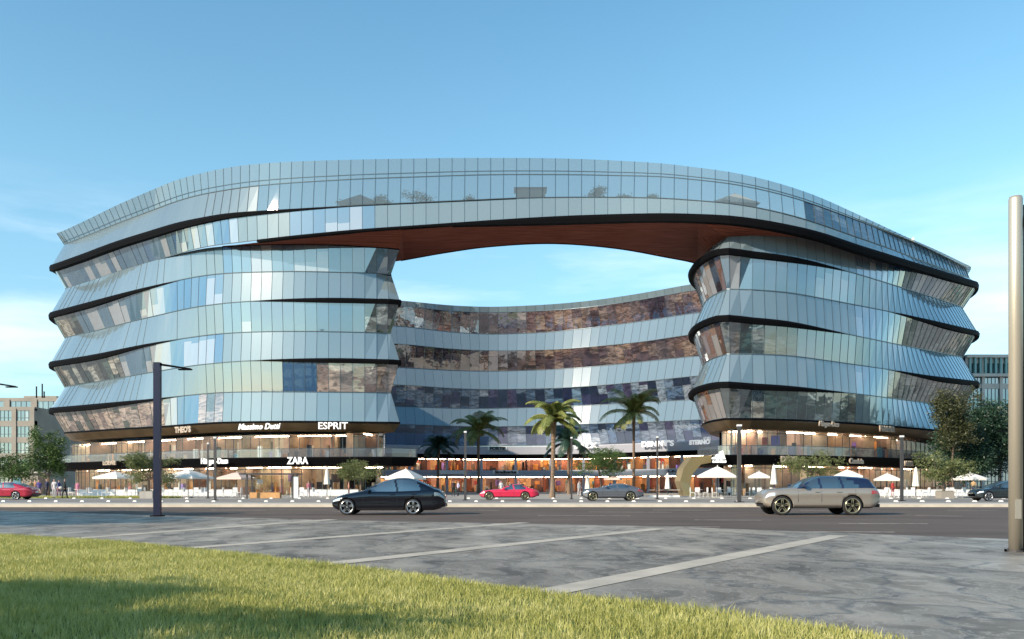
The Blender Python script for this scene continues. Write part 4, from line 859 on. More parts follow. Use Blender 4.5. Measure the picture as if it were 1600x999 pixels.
# trees off to the left that shade the lawn and the far paving
tree('leafy street tree left of the lawn casting shade on the grass', (-15.2, 1.6, 0), 7, ball(r1, (0, 0, 5.5), (3.6, 1.7, 1.0), 20), 24000, .14, M['leaf'], .2, seed=31)
tree('smaller leafy tree left of the lawn shading the grass edge', (-10.8, .9, 0), 6, ball(r1, (0, 0, 5.0), (2.2, .9, .6), 10), 2600, .12, M['leaf'], .16, seed=32)
for q, (x, y, h) in enumerate(((-27, 29, 9), (-22.8, 24.6, 7), (-33.5, 31, 10))):
    tree(('wide street tree beyond the left edge shading the slate paving', 'smaller street tree nearest the left edge of the paving', 'tallest street tree beyond the left edge by the road')[q], (x, y, 0), h, ball(r1, (0, 0, h*.68), (4.6, 3.4, h*.26), 18), 12000, .2, M['leaf'], .25, seed=40+q)
def palm(px, ybase, ycrown, rpx, label, seed, m='palm', nf=24):
    p = g15(px, ybase); s = F/p.y; zc = CZ+(H0-ycrown)/s-.15; r = rpx/s*1.12; rnd = random.Random(seed)
    e = empty('palm_tree', p, label, 'palm tree', 'palms in the courtyard entrance'); b = MB(); lean = rnd.uniform(-.12, .12)
    pts = [(lean*math.sin(t/8*1.5), 0, zc*t/8) for t in range(9)]; b.tube(pts, [.30, .22, .19, .18, .18, .18, .19, .26, .30], 10)
    for t in range(int(zc/.28)): b.tube([(lean*math.sin(t*.28/zc*1.5), 0, t*.28), (lean*math.sin(t*.28/zc*1.5), 0, t*.28+.07)], [.235, .20], 10)
    b.build('trunk', M['palmbark'], e, smooth=False); b = MB(); top = Vector(pts[-1])
    for i in range(nf):
        az = i*2.39996+rnd.uniform(-.2, .2); el = rnd.choice((1.25, .95, .6, .35, .1, -.15)) if i > 3 else 1.3; L = r*rnd.uniform(.85, 1.15)*(1.0 if el > .2 else .95); bend = rnd.uniform(1.5, 2.7) if el > -.1 else 1.1
        d = Vector((math.cos(az), math.sin(az), 0)); pos = top.copy(); ang = el; side = Vector((-d.y, d.x, 0)); prev = None; n_ = 13; line = []
        for k in range(n_+1):
            line.append(pos.copy()); pos = pos+(d*math.cos(ang)+Vector((0, 0, 1))*math.sin(ang))*L/n_; ang -= bend/n_*(.5+k/n_)
        b.tube(line, [.035*(1-.8*k/n_) for k in range(n_+1)], 4, 0, False)
        for k in range(1, n_*3):
            f = k/3; a = int(f); q = line[a].lerp(line[min(a+1, n_)], f-a); tdir = (line[min(a+1, n_)]-line[a]).normalized() if a < n_ else (line[n_]-line[n_-1]).normalized()
            up = side.cross(tdir).normalized(); ln = L*.27*math.sin(math.pi*min(1, (.12+f/n_*.86)))**.6*rnd.uniform(.8, 1.1)
            for sg in (-1, 1):
                tip = q+(side*sg*.82+tdir*.55-Vector((0, 0, .38))+up*.05).normalized()*ln; w = tdir*.055
                b.poly([q-w, q+w, tip.lerp(q, .35)+w*.9, tip, tip.lerp(q, .35)-w*.9])
    b.build('fronds', M[m], e)
    if rnd.random() < .9:
        b = MB(); b.tube([top-Vector((0, 0, .3)), top+Vector((0, 0, .35))], [.34, .15], 8); b.build('crown_heart', M['palmbark'], e)
palm(748, 771, 672, 44, 'shorter green palm standing in front of the pale signboard', 51)
palm(863, 778, 655, 50, 'bushy palm with the pale trunk directly behind the red sports car', 52)
palm(990, 771.5, 645, 52, 'tallest palm with brown trunk at the right side of the courtyard', 53, nf=26)
palm(684, 770.5, 700, 33, 'small dark palm behind the tail of the dark blue car', 54, 'palm_dark', 20)
palm(889, 772, 690, 42, 'dark palm half hidden behind the bushy palm', 55, 'palm_dark', 20)
# ------------------------------------------------------------------ street lamps
M['navy'] = mat('navy_paint', (.010, .016, .045), .4, .2, coat=.1); M['champagne'] = mat('champagne_metal', (.56, .50, .40), .38, .55); M['lampgrey'] = mat('lamp_grey', (.09, .085, .085), .45, .5)
def arm_lamp(loc, h, dirx, label, mm, w=.25, L=1.3):
    e = empty('street_lamp', loc, label, 'street lamp', 'slim lamp posts with a thin arm'); b = MB(); b.box((0, 0, h/2), (w, w*.8, h)); b.build('post', mm, e)
    b = MB(); b.box((0, 0, .02), (w*1.7, w*1.6, .04)); b.build('base_plate', M['black'], e)
    b = MB(); b.tube([(0, 0, h-.06), (dirx*L, -.1, h-.26)], [.045, .03], 6); a = b.build('arm', M['black'], e); b = MB(); b.box((dirx*(L-.2), -.1, h-.28), (.5, .14, .05)); b.build('lamp_head', M['black'], a); return e
p = gp(246, 807, .05); arm_lamp(p, 5.88, 1, 'dark navy square lamp post standing on the slate paving at left', M['navy'])
p = at(-17, 601, 41); arm_lamp((p.x, p.y, .05), p.z+.1, 1, 'lamp post whose thin arm reaches in from the left edge', M['navy'])
p = at(1582, 672, 74); arm_lamp((p.x, p.y, .15), p.z-.05, -1, 'far lamp post with pale arm hidden behind the champagne pole', M['lampgrey'])
p = gp(1587, 862, .05); e = empty('street_lamp', p, 'tall champagne coloured round pole at the right edge of the paving', 'lamp post'); b = MB(); b.tube([(0, 0, 0), (0, 0, 6.2), (0, 0, 6.25)], [.115, .115, .10], 32); b.build('post', M['champagne'], e, smooth=False)
for f in e.children[0].data.polygons: f.use_smooth = len(f.vertices) == 4
b = MB(); b.box((.135, .02, 3.05), (.035, .10, 6.1)); b.build('cable_channel', M['black'], e); b = MB(); b.tube([(0, 0, .0), (0, 0, .03)], .17, 20); fl_ = b.build('base_plate', M['lampgrey'], e); 
for q in range(4): b = MB(); b.tube([(.2*math.cos(q*1.57+.2), .15*math.sin(q*1.57+.2), -.0), (.2*math.cos(q*1.57+.2), .15*math.sin(q*1.57+.2), .05)], .02, 6); b.build('bolt', M['black'], fl_)
b = MB(); b.box((1.0, 0, 5.83), (1.9, .12, .14)); b.build('arm', M['black'], e); b = MB(); b.box((-.02, -.112, .75), (.11, .012, .34)); b.build('access_hatch', M['champagne'], e)
for q, (px_, yb, yt, lab, w) in enumerate(((325, 779, 694, 'shorter slim grey post next to the bus shelter', .09), (336, 782, 685, 'taller slim grey post next to the bus shelter', .12), (727, 782, 676, 'grey post just left of the green palm', .12), (893, 780, 685, 'grey post to the right of the bushy palm', .10), (1027, 780, 684, 'grey post on the right of the tallest palm', .10), (1155, 785, 666, 'thick grey post left of the beige car', .17), (1409, 783, 683, 'grey post behind the tail of the beige car', .14))):
    p = g15(px_, yb); s = F/p.y; h = CZ+(H0-yt)/s-.15; e = empty('lamp_post', p, lab, 'lamp post', 'slim grey posts along the shop pavement'); b = MB(); b.box((0, 0, h/2), (w*1.4, w*1.2, h)); b.build('post', M['lampgrey'], e)
    b = MB(); b.box((0, 0, .02), (w*3.2, w*3.2, .04)); b.build('base_plate', M['black'], e); b = MB(); b.box((0, 0, h+.04), (w*1.7, w*1.7, .12)); b.build('lamp_head', M['white'], e)
# low stud lights on the kerb
M['stud'] = mat('stud_white', (.85, .82, .76), .4); sroot = None
for row, (yb, dx, off, lab, grp) in enumerate(((784.4, 41, 6, 'small white stud light set in the pavement near the kerb', 'stud lights near the kerb'), (779.6, 44, 28, 'small white stud light set in the pavement behind the front row', 'stud lights in the back row'))):
    for q in range(40):
        p = g15(off+dx*q, yb)
        if sroot is None or row != sroot[0]:
            b = MB(); b.box((0, 0, .05), (.26, .2, .10), taper=.7); o = b.build('stud_light', M['stud']); tag(o, lab, 'light', grp); o.location = p; sroot = (row, o)
        else: o = sroot[1].copy(); COL.objects.link(o); o.location = p
# ------------------------------------------------------------------ cars
def interp(tab, x): return float(np.interp(x, [a for a, _ in tab], [c for _, c in tab]))
def smooth_tab(tab, xs, it=4):
    v = [interp(tab, x) for x in xs]
    for _ in range(it): v = [v[0]]+[(v[i-1]+2*v[i]+v[i+1])/4 for i in range(1, len(v)-1)]+[v[-1]]
    return v
def islands(name, me, parent):
    bm = bmesh.new(); bm.from_mesh(me); seen = set(); groups = []
    for f in bm.faces:
        if f.index in seen: continue
        st = [f]; seen.add(f.index); g = []
        while st:
            a = st.pop(); g.append(a.index)
            for v_ in a.verts:
                for b_ in v_.link_faces:
                    if b_.index not in seen: seen.add(b_.index); st.append(b_)
        groups.append(set(g))
    for g in groups:
        b2 = bm.copy(); b2.faces.ensure_lookup_table(); bmesh.ops.delete(b2, geom=[f for f in b2.faces if f.index not in g], context='FACES'); m2 = bpy.data.meshes.new(name); b2.to_mesh(m2); b2.free()
        for q in me.materials: m2.materials.append(q)
        link(name, m2, parent)
    bm.free(); bpy.data.meshes.remove(me)
M['tyre'] = mat('tyre_rubber', (.02, .02, .02), .8); M['chrome'] = mat('rim_metal', (.72, .72, .74), .22, .9); M['carglass'] = facade_glass('car_glass', (.02, .03, .035), (.03, .045, .05), (.05, .07, .08), .2, -2)
M['tail'] = mat('tail_lamp', (.5, .05, .05), .2, coat=.6); M['greylamp'] = mat('grey_lamp', (.22, .28, .30), .15, coat=.8); M['head'] = mat('head_lamp', (.75, .78, .8), .1, .4, coat=.8); M['trim'] = mat('car_trim', (.015, .015, .017), .5)
M['well'] = mat('wheel_well', (.006, .006, .006), .9); M['goldrim'] = mat('rim_gold', (.62, .55, .36), .25, .85)
def car(label, loc, L, Wd, belt, roof, wheels, wr, paint, roofpaint=None, group=None, rz=0.0, rim='chrome', sidewin=(1.5, 4.0), pillars=(), zbot=.2, name='parked_car', glass='carglass', taillamp='tail', ty='tyre', spokes=5, tailcut=.0, nose=.70, slant=.3):
    e = empty(name, loc, label, 'car', group, rz); n = 90; xs = [L*i/n for i in range(n+1)]; bt = smooth_tab(belt, xs, 5); hw = []
    for x in xs:
        a = min(1, (x/.55)); c = min(1, (L-x)/.5); hw.append(Wd/2*(nose+(1-nose)*math.sin(a*math.pi/2))*(.78+.22*math.sin(c*math.pi/2)))
    zb_ = [zbot+.16*max(0, 1-x/.35)**2+.22*max(0, 1-(L-x)/.5)**2 for x in xs]
    rows = []
    for x, zt, w, z0 in zip(xs, bt, hw, zb_):
        h = zt-z0; half = [(0, z0), (w*.86, z0), (w*.955, z0+.05), (w*.985, z0+h*.22), (w*.965, z0+h*.36), (w*.995, z0+h*.60), (w, z0+h*.74), (w*.975, z0+h*.86), (w*.93, z0+h*.95), (w*.85, zt), (w*.5, zt+.035), (0, zt+.045)]
        rows.append([Vector((x-L/2, -y, z)) for y, z in half]+[Vector((x-L/2, y, z)) for y, z in half[-2:0:-1]])
    for r in rows: r.append(r[0])
    b = MB(); b.grid(rows, 0); b.poly([v for v in rows[0][:-1]][::-1]); b.poly(rows[-1][:-1]); bo = b.build('body', [paint, M['well'], M['trim']], e, smooth=True, weld=True)
    cut = MB()
    for wx in wheels:
        for sg in (-1, 1): cut.tube([(wx-L/2, sg*(Wd/2-.30), wr), (wx-L/2, sg*(Wd/2+.2), wr)], wr*1.13, 36)
    co = cut.build('cutter', M['well'], None, weld=True); bo.parent = None; md = bo.modifiers.new('b', 'BOOLEAN'); md.operation = 'DIFFERENCE'; md.object = co; md.solver = 'EXACT'
    bpy.context.view_layer.update(); dg = bpy.context.evaluated_depsgraph_get(); me = bpy.data.meshes.new_from_object(bo.evaluated_get(dg)); bo.modifiers.clear(); bo.data = me; bo.parent = e; bpy.data.objects.remove(co)
    for f in me.polygons:
        for wx in wheels:
            d = math.hypot(f.center.x+L/2-wx, f.center.z-wr)
            if d < wr*1.125 and abs(f.center.y) > .2 and len(me.materials) > 1: f.material_index = 1
        if f.center.z < zbot+.07 and f.material_index == 0: f.material_index = 2
    me.update()
    try: me.shade_smooth_by_angle = None
    except Exception: pass
    # greenhouse
    r0, r1_ = roof[0][0], roof[-1][0]; m_ = 70; gx = [r0+(r1_-r0)*i/m_ for i in range(m_+1)]; rz_ = smooth_tab(roof, gx, 3); G = []
    for x, zr in zip(gx, rz_):
        zt = float(np.interp(x, xs, bt)); w = float(np.interp(x, xs, hw)); h = max(zr-zt, .0)
        half = [(w*.90, zt-.03), (w*.86, zt+h*.3), (w*.80, zt+h*.65), (w*.73, zt+h*.90), (w*.64, zt+h*.985), (w*.35, zr+.015), (0, zr+.02)]
        G.append([Vector((x-L/2, -y, z)) for y, z in half]+[Vector((x-L/2, y, z)) for y, z in half[-2::-1]])
    parts = {'roof': MB(), 'side_window': MB(), 'windscreen': MB(), 'rear_window': MB(), 'pillar': MB()}
    pk = max(range(len(rz_)), key=lambda i: rz_[i]); zmax = rz_[pk]
    for i in range(m_):
        for j in range(12):
            q = [G[i][j], G[i+1][j], G[i+1][j+1], G[i][j+1]]; cx = sum(v.x for v in q)/4+L/2; cz = sum(v.z for v in q)/4; side = j < 3 or j > 8; zt = float(np.interp(cx, xs, bt)); zr = float(np.interp(cx, gx, rz_)); slope = (rz_[min(i+1, m_)]-rz_[max(i-1, 0)])/(gx[min(i+1, m_)]-gx[max(i-1, 0)])
            hf = (cz-zt)/max(zmax-zt, .1)
            if side:
                k_ = 'side_window' if (sidewin[0] < cx < sidewin[1]-hf*slant*.85 and (zr-zt) > .10 and cz > zt+.015 and j not in (2, 9) or (sidewin[0]+.15 < cx < sidewin[1]-hf*slant and (j in (2, 9)) and zr-zt > .3)) and all(abs(cx-(pp-.10*hf)) > .05 for pp in pillars) else 'pillar'
            elif slope > .17 and cx < gx[pk]: k_ = 'windscreen' if zr-zt > .02 else 'pillar'
            elif slope < -.22 and cx > gx[pk]: k_ = 'rear_window'
            else: k_ = 'roof'
            parts[k_].poly(q, 0, [(cx, 1.5)]*4)
    mm = {'roof': roofpaint or paint, 'pillar': roofpaint or paint, 'side_window': M[glass], 'windscreen': M[glass], 'rear_window': M[glass]}
    for k_, pb in parts.items():
        if pb.f: islands(k_, pb.mesh(k_, mm[k_], True, True), e)
    # wheels
    for wx in wheels:
        for sg in (-1, 1):
            t = MB(); prof = [(.17, .74), (.215, .80), (.22, .93), (.19, 1.0), (.06, 1.01), (-.02, .95), (-.03, .6)]; n_ = 32; rr = []
            for k_ in range(n_+1):
                a = 2*math.pi*k_/n_; rr.append([Vector((wx-L/2+math.cos(a)*r*wr, sg*(Wd/2-.235+y), wr+math.sin(a)*r*wr)) for y, r in prof])
            t.grid(rr, 0); wo_ = empty('wheel', (0, 0, 0)); bpy.data.objects.remove(wo_)
            hub = MB(); hub.tube([(wx-L/2, sg*(Wd/2-.08), wr), (wx-L/2, sg*(Wd/2-.035), wr)], [wr*.16, wr*.13], 16); w0_ = hub.build('wheel', M[rim], e, smooth=False)
            t.build('tyre', M[ty], w0_, smooth=True); r_ = MB(); rg = []
            for k_ in range(33):
                a = 2*math.pi*k_/32; rg.append([Vector((wx-L/2+math.cos(a)*r*wr, sg*(Wd/2-.06+y), wr+math.sin(a)*r*wr)) for y, r in ((-.10, .66), (.0, .69), (.045, .72), (.05, .79), (.0, .80))])
            r_.grid(rg, 0)
            for k_ in range(spokes):
                a = 2*math.pi*k_/spokes+.3; 
                for o_ in ((-.10, .10) if spokes < 7 else (0,)):
                    c1 = Vector((math.cos(a), 0, math.sin(a))); c2 = Vector((math.cos(a+o_), 0, math.sin(a+o_))); ctr = Vector((wx-L/2, sg*(Wd/2-.05), wr)); tn = Vector((-math.sin(a), 0, math.cos(a)))*wr*(.10 if spokes < 7 else .05)
                    r_.poly([ctr+c1*wr*.1-tn, ctr+c2*wr*.74-tn*.7, ctr+c2*wr*.74+tn*.7, ctr+c1*wr*.1+tn])
            r_.build('rim', M[rim], w0_, smooth=True); d_ = MB(); d_.tube([(wx-L/2, sg*(Wd/2-.16), wr), (wx-L/2, sg*(Wd/2-.13), wr)], wr*.68, 24); d_.build('brake_disc', M['well'], w0_)
    # lamps, seams, handles, mirrors
    zf = float(np.interp(.18, xs, bt)); zr_ = float(np.interp(L-.15, xs, bt))
    for sg in (-1, 1):
        def surf(x, fz, out=.006):
            w = float(np.interp(x, xs, hw)); zt = float(np.interp(x, xs, bt)); z0 = float(np.interp(x, xs, zb_)); z = z0+(zt-z0)*fz
            k = float(np.interp(fz, [0, .22, .36, .6, .74, .86, .95, 1], [.93, .985, .965, .995, 1, .975, .93, .85])); return Vector((x-L/2, sg*(w*k+out), z))
        b = MB(); b.grid([[surf(x, f) for f in (.68, .76, .83, .87)] for x in np.linspace(.04, .38, 8)]); b.build('headlight', M['head'], e, smooth=True)
        b = MB(); b.grid([[surf(x, f) for f in (.68, .75, .82, .86)] for x in np.linspace(L-.42, L-.02, 8)]); b.build('tail_light', M[taillamp], e, smooth=True)
        b = MB()
        for xd in (sidewin[0]-.02, pillars[0] if pillars else (sidewin[0]+sidewin[1])/2, sidewin[1]-.25):
            b.tube([surf(xd, f, .001) for f in (.12, .3, .5, .7, .86, .97)], .006, 4, 0, False)
        b.tube([surf(x, .12, .001) for x in np.linspace(sidewin[0], sidewin[1]-.3, 14)], .006, 4, 0, False); b.build('door_seam', M['trim'], e)
        for xd in ((pillars[0] if pillars else 2.6)-.28, (pillars[0] if pillars else 2.6)+.62):
            b = MB(); b.tube([surf(xd, .80, .02), surf(xd+.2, .80, .02)], .016, 6); b.build('door_handle', paint, e)
        b = MB(); mpz = surf(sidewin[0]+.22, 1.0, 0); b.box((mpz.x, sg*(Wd/2+.05), mpz.z+.10), (.13, .20, .13), taper=.8); b.box((mpz.x+.02, sg*(Wd/2-.07), mpz.z+.04), (.06, .16, .04)); b.build('wing_mirror', roofpaint or paint, e)
        b = MB(); b.grid([[surf(x, f, .008) for f in (.02, .07, .13)] for x in np.linspace(wheels[0]+wr*1.2, wheels[1]-wr*1.2, 12)]); b.build('sill', M['trim'], e)
    b = MB(); b.box((-L/2+.03, 0, .42), (.06, Wd*.5, .16)); b.build('grille', M['trim'], e); b = MB(); b.box((L/2-.04, 0, .40), (.12, Wd*.72, .14)); b.build('rear_bumper', M['trim'], e)
    b = MB(); b.box((L/2+.015, 0, .60), (.02, .5, .11)); b.build('number_plate', M['white'], e)
    return e
def paint(name, c, metal=.3, r=.25, coat=1.0): return mat(name, c, r, metal, coat=coat)
P_navy = paint('paint_midnight', (.002, .003, .008), .1, .18); P_beige = paint('paint_champagne', (.40, .35, .29), .5, .35); P_roofb = paint('paint_dark_blue', (.012, .02, .06), .2)
P_red = paint('paint_red', (.65, .02, .07), .0, .3); P_grey = paint('paint_graphite', (.16, .17, .19), .5); P_maroon = paint('paint_crimson', (.40, .012, .04), .1); P_dark = paint('paint_black_green', (.02, .03, .035), .3)
def carloc(px0, px1, y, W, z=0.0):
    d = (CZ-z)*F/(y-H0); return ((px0+px1)/2-800)/F*d, d+W/2, (px1-px0)/F*d
x, y, L = carloc(517, 694, 805, 1.8)
sc = L/4.75
car('dark midnight blue coupe driving left on the near lane', (x, y, .0), L, 1.82, [(0, .60), (.12, .72), (.5, .84), (1.1, .95), (1.6, 1.0), (2.6, 1.0), (3.6, 1.04), (4.2, 1.08), (4.5, 1.06), (L-.12, .95), (L, .78)], [(1.15, .95), (1.7, 1.22), (2.2, 1.43), (2.7, 1.53), (3.1, 1.54), (3.5, 1.47), (3.9, 1.30), (4.35, 1.08)], (.66, 3.42), .335, P_navy, sidewin=(1.35, 3.75), pillars=(2.75,), name='coupe_car', group='cars', spokes=5, taillamp='greylamp')
x, y, L = carloc(1197, 1378, 805.5, 1.9)
car('champagne beige estate car with dark blue roof on the right', (x, y, .0), L, 1.92, [(0, .78), (.06, .94), (.25, 1.03), (.9, 1.10), (1.5, 1.13), (3.0, 1.13), (4.2, 1.15), (L-.08, 1.13), (L, .95)], [(1.3, 1.10), (1.65, 1.33), (2.0, 1.51), (2.35, 1.61), (3.2, 1.62), (4.0, 1.57), (4.3, 1.53), (4.36, 1.50), (4.62, 1.16)], (.68, 3.58), .395, P_beige, P_roofb, sidewin=(1.35, 3.95), pillars=(2.3, 3.2), name='estate_car', group='cars', rim='goldrim', zbot=.29, nose=.84, slant=.75)
x, y, L = carloc(749, 842, 782, 1.8, .15)
car('bright red low sports car parked in front of the bushy palm', (x, y, .15), L, 1.8, [(0, .5), (.2, .68), (1.0, .78), (1.6, .82), (3.2, .82), (L-.5, .86), (L-.1, .74), (L, .6)], [(1.5, .8), (2.0, 1.06), (2.5, 1.2), (3.0, 1.2), (3.5, 1.04), (3.9, .84)], (.72, 3.42), .32, P_red, sidewin=(1.6, 3.5), pillars=(2.6,), name='sports_car', group='cars', rim='goldrim', spokes=8)
x, y, L = carloc(911, 1006, 783, 1.8, .15)
car('graphite grey saloon with pink tail lamp parked by the tallest palm', (x, y, .15), L, 1.8, [(0, .6), (.2, .8), (1.0, .9), (1.6, .94), (3.4, .95), (L-.3, .93), (L, .7)], [(1.25, .9), (1.8, 1.10), (2.3, 1.22), (2.9, 1.23), (3.4, 1.12), (3.9, .95)], (.72, 3.4), .33, P_grey, sidewin=(1.4, 3.55), pillars=(2.5,), name='saloon_car', group='cars', rim='goldrim')
x, y, L = carloc(-46, 48, 781, 1.8, .15)
car('crimson fastback car cut off by the left edge', (x, y, .15), L, 1.8, [(0, .6), (.2, .78), (1.0, .88), (1.6, .92), (3.4, .95), (L-.3, .98), (L, .75)], [(1.3, .9), (1.8, 1.18), (2.3, 1.34), (2.9, 1.36), (3.6, 1.20), (4.2, .98)], (.75, 3.5), .33, P_maroon, sidewin=(1.4, 3.4), pillars=(2.5,), name='fastback_car', group='cars')
x, y, L = carloc(1529, 1628, 783.5, 1.8, .15)
car('dark green black car parked behind the champagne pole', (x, y, .15), L, 1.8, [(0, .6), (.2, .78), (1.0, .9), (1.6, .96), (3.4, 1.0), (L-.3, .98), (L, .75)], [(.9, .88), (1.5, 1.18), (2.1, 1.40), (2.9, 1.45), (3.6, 1.35), (4.2, 1.0)], (.75, 3.5), .33, P_dark, sidewin=(1.3, 3.8), pillars=(2.4,), name='dark_car', group='cars')
# ------------------------------------------------------------------ parasols
M['canvas'] = mat('parasol_canvas', (.80, .76, .68), .8); M['canvas_p'] = mat('parasol_canvas_pink', (.68, .52, .44), .8)
def parasol(px, w_px, ytop, yedge, ybase, label, m='canvas', n=4, rot=.5):
    p = g15(px, ybase); s = F/p.y; r = w_px/2/s/(1.0 if n > 6 else .95); zt = CZ+(H0-ytop)/s-.15; ze = CZ+(H0-yedge)/s-.15
    e = empty('parasol', p, label, 'parasol', 'open cafe parasols'); b = MB(); mseg = 6
    rows = []
    for k in range(mseg+1):
        f = k/mseg; row = []
        for c in range(n*4+1):
            a = 2*math.pi*c/(n*4)+rot; fr = (c % 4)/4; rr = r*f*(math.cos(math.pi/n)/math.cos((fr-.5)*2*math.pi/n)); row.append(Vector((rr*math.cos(a), rr*math.sin(a), zt-(zt-ze)*(f**1.15))))
        rows.append(row)
    rows.append([v-Vector((0, 0, .16)) for v in rows[-1]]); b.grid(rows, 0); ca = b.build('canopy', M[m], e)
    b = MB(); b.tube([(0, 0, zt), (0, 0, zt+.12)], [.05, .02], 8); b.build('finial', M['white'], ca); b = MB(); b.tube([(0, 0, 0), (0, 0, zt)], .035, 8); b.build('pole', M['lampgrey'], e)
    for c in range(n):
        a = 2*math.pi*c/n+rot; b = MB(); b.tube([(0, 0, zt-.05), (r*math.cos(a)*.97, r*math.sin(a)*.97, ze-.03)], .018, 5); b.build('rib', M['lampgrey'], e)
    b = MB(); b.box((0, 0, .05), (.7, .7, .10)); b.build('base', M['concrete'], e)
for a in ((180, 62, 737, 746, 777, 'square cream parasol at the left beside the spreading tree', 'canvas', 4), (294, 74, 734, 746, 778, 'square cream parasol between the navy post and the slim posts', 'canvas', 4), (370, 60, 738, 747, 776.5, 'pinkish parasol behind the slim posts beside the bus shelter', 'canvas_p', 4),
    (634, 66, 733, 747, 777.5, 'large cream parasol above the roof of the dark blue coupe', 'canvas', 4), (1121, 78, 729, 744, 778, 'large cream parasol in front of the gold portal', 'canvas', 4), (1186, 44, 737, 745, 777, 'pale parasol left of the closed one near the beige car', 'canvas', 4),
    (1324, 56, 734, 744, 777, 'cream parasol just above the roof of the beige car', 'canvas', 4), (1386, 48, 740, 749, 777, 'slanting cream parasol behind the tail of the beige car', 'canvas', 4), (1516, 54, 739, 748, 778, 'round pale parasol right of the cream planter tree', 'canvas', 8), (958, 34, 743, 748, 775, 'small grey pink parasol behind the broad green tree', 'canvas_p', 4)): parasol(*a)
for px_, yt, yb_, base, lab in ((511, 730, 757, 777, 'closed cream parasol left of the dark blue coupe'), (1209, 726, 757, 778, 'closed cream parasol left of the beige car'), (1431, 730, 760, 778, 'closed cream parasol right of the beige car'), (1043, 739, 764, 775, 'closed pale parasol by the white low wall'), (918, 742, 764, 775, 'closed pale parasol behind the grey post')):
    p = g15(px_, base); s = F/p.y; zt = CZ+(H0-yt)/s-.15; zb_ = CZ+(H0-yb_)/s-.15; e = empty('closed_parasol', p, lab, 'parasol', 'closed cafe parasols'); b = MB(); rows = []
    for f, r in ((0, .03), (.08, .09), (.4, .17), (.75, .22), (1, .27)):
        rows.append([Vector(((r+(.04*r/.2 if c % 2 else 0))*math.cos(c*math.pi/8), (r+(.04*r/.2 if c % 2 else 0))*math.sin(c*math.pi/8), zt-(zt-zb_)*f)) for c in range(17)])
    b.grid(rows); b.build('canopy', M['canvas'], e); b = MB(); b.tube([(0, 0, 0), (0, 0, zt+.1)], .035, 8); b.build('pole', M['lampgrey'], e); b = MB(); b.box((0, 0, .05), (.6, .6, .1)); b.build('base', M['concrete'], e)
# ------------------------------------------------------------------ cafe furniture
def make_chair():
    e = empty('cafe_chair', (0, 0, .15), 'white cafe chair in the rows outside the shops', 'chair', 'white cafe chairs outside the shops'); b = MB(); b.box((0, 0, .45), (.46, .46, .05)); b.build('seat', M['white'], e)
    b = MB(); b.box((0, .22, .72), (.46, .04, .42)); b.build('backrest', M['white'], e)
    for sx in (-1, 1):
        for sy in (-1, 1): b = MB(); b.tube([(sx*.2, sy*.2, .44), (sx*.22, sy*.22, 0)], .018, 5); b.build('leg', M['lampgrey'] if False else M['white'], e)
    return e
def make_table():
    e = empty('cafe_table', (0, 0, .15), 'white round cafe table among the white chairs', 'table', 'white cafe tables outside the shops'); b = MB(); b.tube([(0, 0, .71), (0, 0, .74)], .38, 16); b.build('tabletop', M['white'], e)
    b = MB(); b.tube([(0, 0, .02), (0, 0, .71)], .03, 6); b.build('leg', M['white'], e); b = MB(); b.tube([(0, 0, 0), (0, 0, .03)], .22, 12); b.build('base', M['white'], e); return e
ch0 = make_chair(); tb0 = make_table(); used = [False, False]; rc = random.Random(9)
for (xa, xb, yb_) in ((122, 215, 776.6), (240, 330, 777.2), (335, 375, 776.8), (468, 520, 777), (1092, 1196, 777.4), (1372, 1466, 777.6), (1494, 1524, 777.6)):
    px_ = xa
    while px_ < xb:
        d = g15(px_, yb_).y; s = F/d
        for k_, (dx, dy, rz) in enumerate(((-.62, 0, R(90)), (.62, .1, R(-90)), (0, .65, 0))):
            if k_ == 2 and rc.random() < .3: continue
            loc = (X(px_, d)+dx, d+dy+rc.uniform(-.1, .1), .15); rz += rc.uniform(-.35, .35)
            if not used[0]: ch0.location = loc; ch0.rotation_euler.z = rz; used[0] = True
            else: dup(ch0, loc, rz)
        loc = (X(px_, d), d, .15)
        if not used[1]: tb0.location = loc; used[1] = True
        else: dup(tb0, loc)
        px_ += 1.95*s*rc.uniform(.9, 1.1)
# low white terrace wall pieces and glass wind screens
for q, (xa, xb, yb_, lab) in enumerate(((120, 215, 774.5, 'low white terrace wall behind the chairs at the far left'), (238, 372, 774.8, 'low white terrace wall behind the chairs between navy post and shelter'), (468, 560, 774.8, 'low white terrace wall left of the dark blue coupe'), (1014, 1062, 777, 'low white bench wall left of the gold portal'), (1365, 1560, 774.8, 'long low white terrace wall right of the beige car'))):
    p, r_ = g15(xa, yb_), g15(xb, yb_); e = empty('terrace_wall', ((p.x+r_.x)/2, p.y, .15), lab, 'low wall'); b = MB(); b.box((0, 0, .33), (r_.x-p.x, .25, .66 if q != 3 else .3)); b.build('wall', M['white'], e)
    b = MB(); b.box((0, 0, .69), (r_.x-p.x+.06, .34, .05)); b.build('coping', M['pale'], e)
    if q == 3: e.children[1].location.z = -.3
